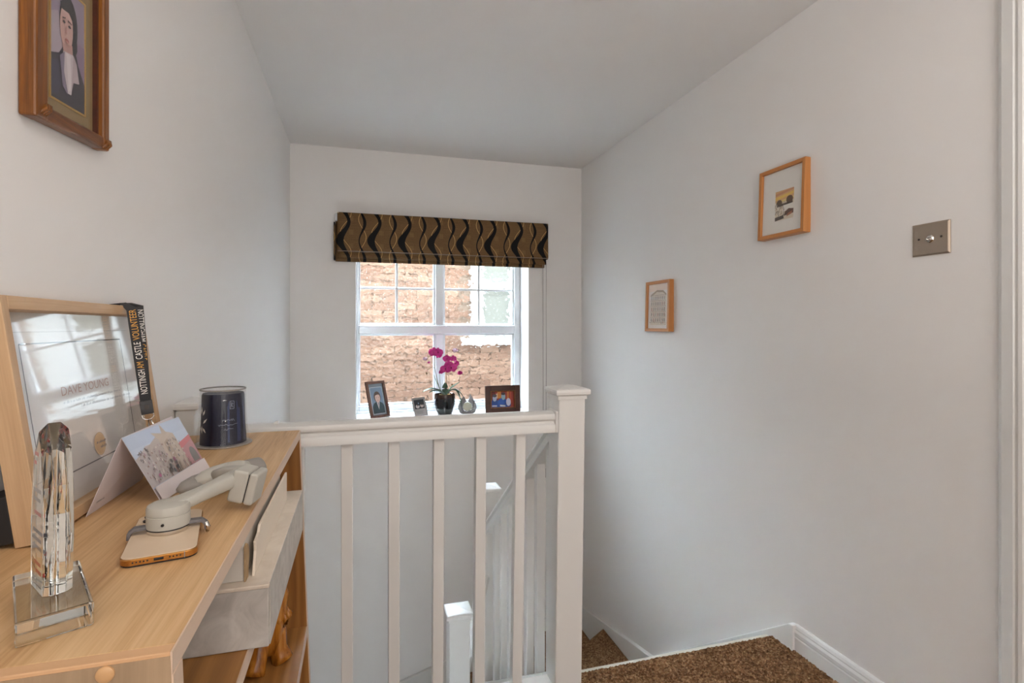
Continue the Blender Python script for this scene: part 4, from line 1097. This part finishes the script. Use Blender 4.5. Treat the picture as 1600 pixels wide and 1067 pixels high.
gsl = MB().box(.006, .0072, q0-.003, q1+.004, r0-.003, r0).box(.006, .0072, q0-.003, q1+.004, r1, r1+.003).box(.006, .0072, q0-.003, q0, r0, r1).box(.006, .0072, q1, q1+.004, r0, r1)
tilt(gsl).build('gilt_slip', M['gilt'], pt)
def tl(p): return (p[0], p[1]+(p[0]-PWd)*.09)
w_, h_ = q1-q0, r1-r0
U = lambda pts: [tl((q0+a*w_, r0+b_*h_)) for a, b_ in pts]
EL = lambda cx, cy, rx, ry, n=24: U([(min(1, max(0, cx+rx*math.cos(2*PI*i/n))), min(1, max(0, cy+ry*math.sin(2*PI*i/n)))) for i in range(n)])
print_part('portrait_print', pt, [
    (U([(0, 0), (1, 0), (1, 1), (0, 1)]), '#8d7f93'), (U([(0, .3), (.3, .3), (.35, .6), (.2, .75), (0, .7)]), '#a596a0'), (U([(.7, .25), (1, .15), (1, .6), (.75, .6)]), '#85708a'),
    (U([(0, 0), (0, .36), (.22, .40), (.40, .52), (.70, .52), (.80, .40), (1, .26), (1, 0)]), '#2b2634'), (U([(0, .02), (.0, .30), (.20, .34), (.28, .16), (.2, .05)]), '#37334a'),
    (EL(.50, .70, .27, .24), '#1d1a20'), (U([(.62, .78), (.74, .70), (.76, .52), (.68, .46), (.60, .56)]), '#1d1a20'),
    (EL(.43, .66, .19, .20), '#c49e95'), (U([(.30, .50), (.60, .54), (.62, .40), (.36, .40)]), '#b98f87'),
    (U([(.24, .84), (.46, .90), (.66, .84), (.62, .74), (.5, .80), (.3, .79)]), '#1d1a20'),
    (U([(.32, .44), (.62, .46), (.66, .34), (.56, .10), (.46, .10), (.34, .28)]), '#c9bcc0'), (U([(.40, .44), (.54, .44), (.56, .14), (.48, .12)]), '#d9ced0'),
    (U([(.22, .38), (.36, .44), (.34, .26), (.46, .08), (.30, .14)]), '#7d7187'), (U([(.62, .46), (.72, .40), (.80, .24), (.62, .22), (.56, .12)]), '#b7a6ab'),
    (EL(.34, .69, .035, .012, 10), '#2a2126'), (EL(.50, .68, .04, .012, 10), '#2a2126'), (U([(.28, .72), (.38, .735), (.38, .725), (.29, .71)]), '#3a2c2e'), (U([(.44, .73), (.56, .72), (.56, .71), (.44, .715)]), '#3a2c2e'),
    (U([(.40, .68), (.36, .60), (.42, .595)]), '#a97f78'), (EL(.41, .545, .06, .014, 12), '#9c5f5c'), (EL(.41, .53, .05, .01, 12), '#b58078')], (.0064, 0, 0), EY, EZ)
tilt(MB().box(.0085, .0095, F, PWd-.02, .020, PHt-.020)).build('glass', M['pic_glass'], pt)

# ------------------------------------------------------------------ two small pictures and the switch on the right wall
def wall_pic(label, y0, y1, z0, z1, depth, face, roll, art, mountcol, win_rect):
    # local frame: x along -Y (left to right as seen), z up, normal -X towards the room
    t = thing('small_picture', label, 'picture', (R-.0005, y1, z0), (0, 0, 0))
    t.rotation_euler = (math.radians(roll), 0, -PI/2)
    w, h = y1-y0, z1-z0
    MB().box(0, face, -depth, 0, 0, h).build('stile', M['pine'], t, .001)
    MB().box(w-face, w, -depth, 0, 0, h).build('stile', M['pine'], t, .001)
    MB().box(face, w-face, -depth, 0, 0, face).build('rail', M['pine_x'], t, .001)
    MB().box(face, w-face, -depth, 0, h-face, h).build('rail', M['pine_x'], t, .001)
    MB().box(face*.7, w-face*.7, -depth*.55-.004, -depth*.55, face*.7, h-face*.7).build('mount', mountcol, t)
    art(t, -depth*.55-.0043, w, h)
    MB().box(face*.8, w-face*.8, -depth*.55-.0085, -depth*.55-.0075, face*.8, h-face*.8).build('glass', M['pic_glass'], t)
    return t
M['pine_x'] = wood('honey_wood_rail_x', [(.2, '#b06f38'), (.8, '#c98b50')], 'x', 1.5, .4, .6, .1)
def artA(t, y, w, h):
    u0, v0, aw_, ah = w*.40-.012, h*.235, .088, .110
    rr = random.Random(5)
    q = [([(0, 0), (1, 0), (1, 1), (0, 1)], '#d9cbb4'), ([(0, .62), (1, .62), (1, 1), (0, 1)], '#d8a873'), ([(0, .70), (1, .80), (1, .88), (0, .80)], '#e6c25c'), ([(0, .84), (1, .94), (1, 1), (0, .92)], '#c98f68'), ([(.3, .60), (1, .66), (1, .72), (.3, .66)], '#e2cf86'),
         (ell(.22, .58, .16, .12), '#5f4a38'), (ell(.78, .64, .18, .13), '#6e513c'), ([(.1, .46), (.95, .50), (.95, .56), (.1, .54)], '#4a3c33'), ([(.40, .26), (1, .32), (1, .50), (.45, .48)], '#e6e2da'),
         ([(.5, .12), (1, .16), (1, .30), (.74, .34), (.55, .26)], '#5b3a2c'), ([(.62, .08), (.9, .14), (.95, .24), (.7, .18)], '#a4633f'), ([(0, 0), (.5, .04), (.45, .16), (0, .12)], '#4c4038')]
    for k in range(60):
        a, b_ = rr.uniform(0, .5), rr.uniform(.08, .46); q.append((line((a, b_), (a+rr.uniform(-.05, .08), b_+rr.uniform(.02, .12)), .018), rr.choice(['#3d332c', '#5f5047', '#efe9dd', '#8f7a66'])))
    for k in range(30):
        a, b_ = rr.uniform(.05, .95), rr.uniform(.48, .70); q.append((line((a, b_), (a+rr.uniform(-.03, .03), b_+rr.uniform(.02, .06)), .012), rr.choice(['#3f3026', '#7a5f47'])))
    q = [([(u0+min(1, max(0, a))*aw_, v0+min(1, max(0, b_))*ah) for a, b_ in p], c) for p, c in q]
    print_part('etching', t, q, (0, y, 0), ex, ez, .00002)
def artB(t, y, w, h):
    u0, v0, aw_, ah = .040, .034, w-.080, h-.092
    rr = random.Random(9)
    q = [([(-.18, -.08), (1.18, -.08), (1.18, 1.30), (-.18, 1.30)], '#d9d2ca'), ([(-.18, 1.02), (1.18, 1.05), (1.18, 1.3), (-.18, 1.3)], '#dcc6b4'), ([(0, 0), (1, 0), (1, .92), (.75, .98), (.45, 1.0), (.0, .90)], '#c9bca9'), ([(.0, .86), (.40, 1.0), (.78, .98), (1, .88), (1, .93), (.8, 1.04), (.4, 1.06), (0, .93)], '#8b7a62')]
    for r_ in range(5):
        for c_ in range(7):
            a, b_ = .04+c_*.138, .10+r_*.165
            q.append(([(a, b_), (a+.07, b_), (a+.07, b_+.105), (a, b_+.105)], rr.choice(['#5d5a52', '#6f6a5f', '#544b44', '#7f7a70', '#8a5f52']))); q.append((line((a+.035, b_), (a+.035, b_+.105), .012), '#cfc6b8'))
    for r_ in range(6): q.append((line((0, .075+.165*r_), (1, .075+.165*r_), .014), '#8d7f6d'))
    for k in range(46):
        a, b_ = rr.uniform(0, 1), rr.uniform(0, .5); q.append((line((a, b_), (a+rr.uniform(-.06, .06), b_+rr.uniform(.02, .10)), .016), rr.choice(['#4b443d', '#a36a58', '#8f8878', '#d8cfc0', '#6f7a72'])))
    q = [([(u0+a*aw_, v0+b_*ah) for a, b_ in p], c) for p, c in q]
    print_part('drawing', t, q, (0, y, 0), ex, ez, .00002)
wall_pic('larger honey wood frame with a small sepia landscape in wide pale mount, right wall', 1.497, 1.719, 1.508, 1.771, .032, .014, -2.2, artA, M['mat_white'], None)
wall_pic('smaller honey wood frame with a drawing of tall buildings, nearer the window wall', 2.340, 2.569, 1.150, 1.415, .032, .016, -1.5, artB, M['mat_white'], None)

sw = thing('light_switch', 'brushed steel light switch plate with single toggle on the right wall', 'switch', (R-.0003, 1.088, 1.419), (0, 0, -PI/2))
a, b = .0505, .045
pl = MB()
rings = [(a, b, 0), (a, b, -.003), (a-.0045, b-.0045, -.0062), (a-.0075, b-.0075, -.0062)]
vs = []
for ra, rb, y in rings: vs += [(-ra, y, -rb), (ra, y, -rb), (ra, y, rb), (-ra, y, rb)]
pl.add(vs, [(0, 1, 2, 3)]+[(k*4+i, k*4+(i+1) % 4, (k+1)*4+(i+1) % 4, (k+1)*4+i) for k in range(3) for i in range(4)]+[(12, 13, 14, 15)])
pl.build('plate', M['steel'], sw, .0008)
for sx_ in (-1, 1):
    sc = MB().lathe([(.0030, 0), (.0030, .0006), (.0022, .0011), (.0005, .0012)], 16).xf(Matrix.Translation((sx_*.030, -.0062, .002)) @ Matrix.Rotation(PI/2, 4, 'X')).build('screw', M['steel_dk'], sw, smooth=True)
MB().lathe([(.0105, 0), (.0110, .0012), (.0095, .0028), (.0085, .0042), (.0060, .0050), (.0045, .0046)], 28).xf(Matrix.Translation((0, -.0062, 0)) @ Matrix.Rotation(PI/2, 4, 'X')).build('toggle_collar', M['chrome'], sw, smooth=True)
MB().tube([(0, -.010, 0), (0, -.0135, -.001), (0, -.017, -.0025), (0, -.0195, -.0035), (0, -.021, -.004)], [.0026, .0028, .0036, .0036, .002], 14).build('toggle', M['chrome'], sw, smooth='all')
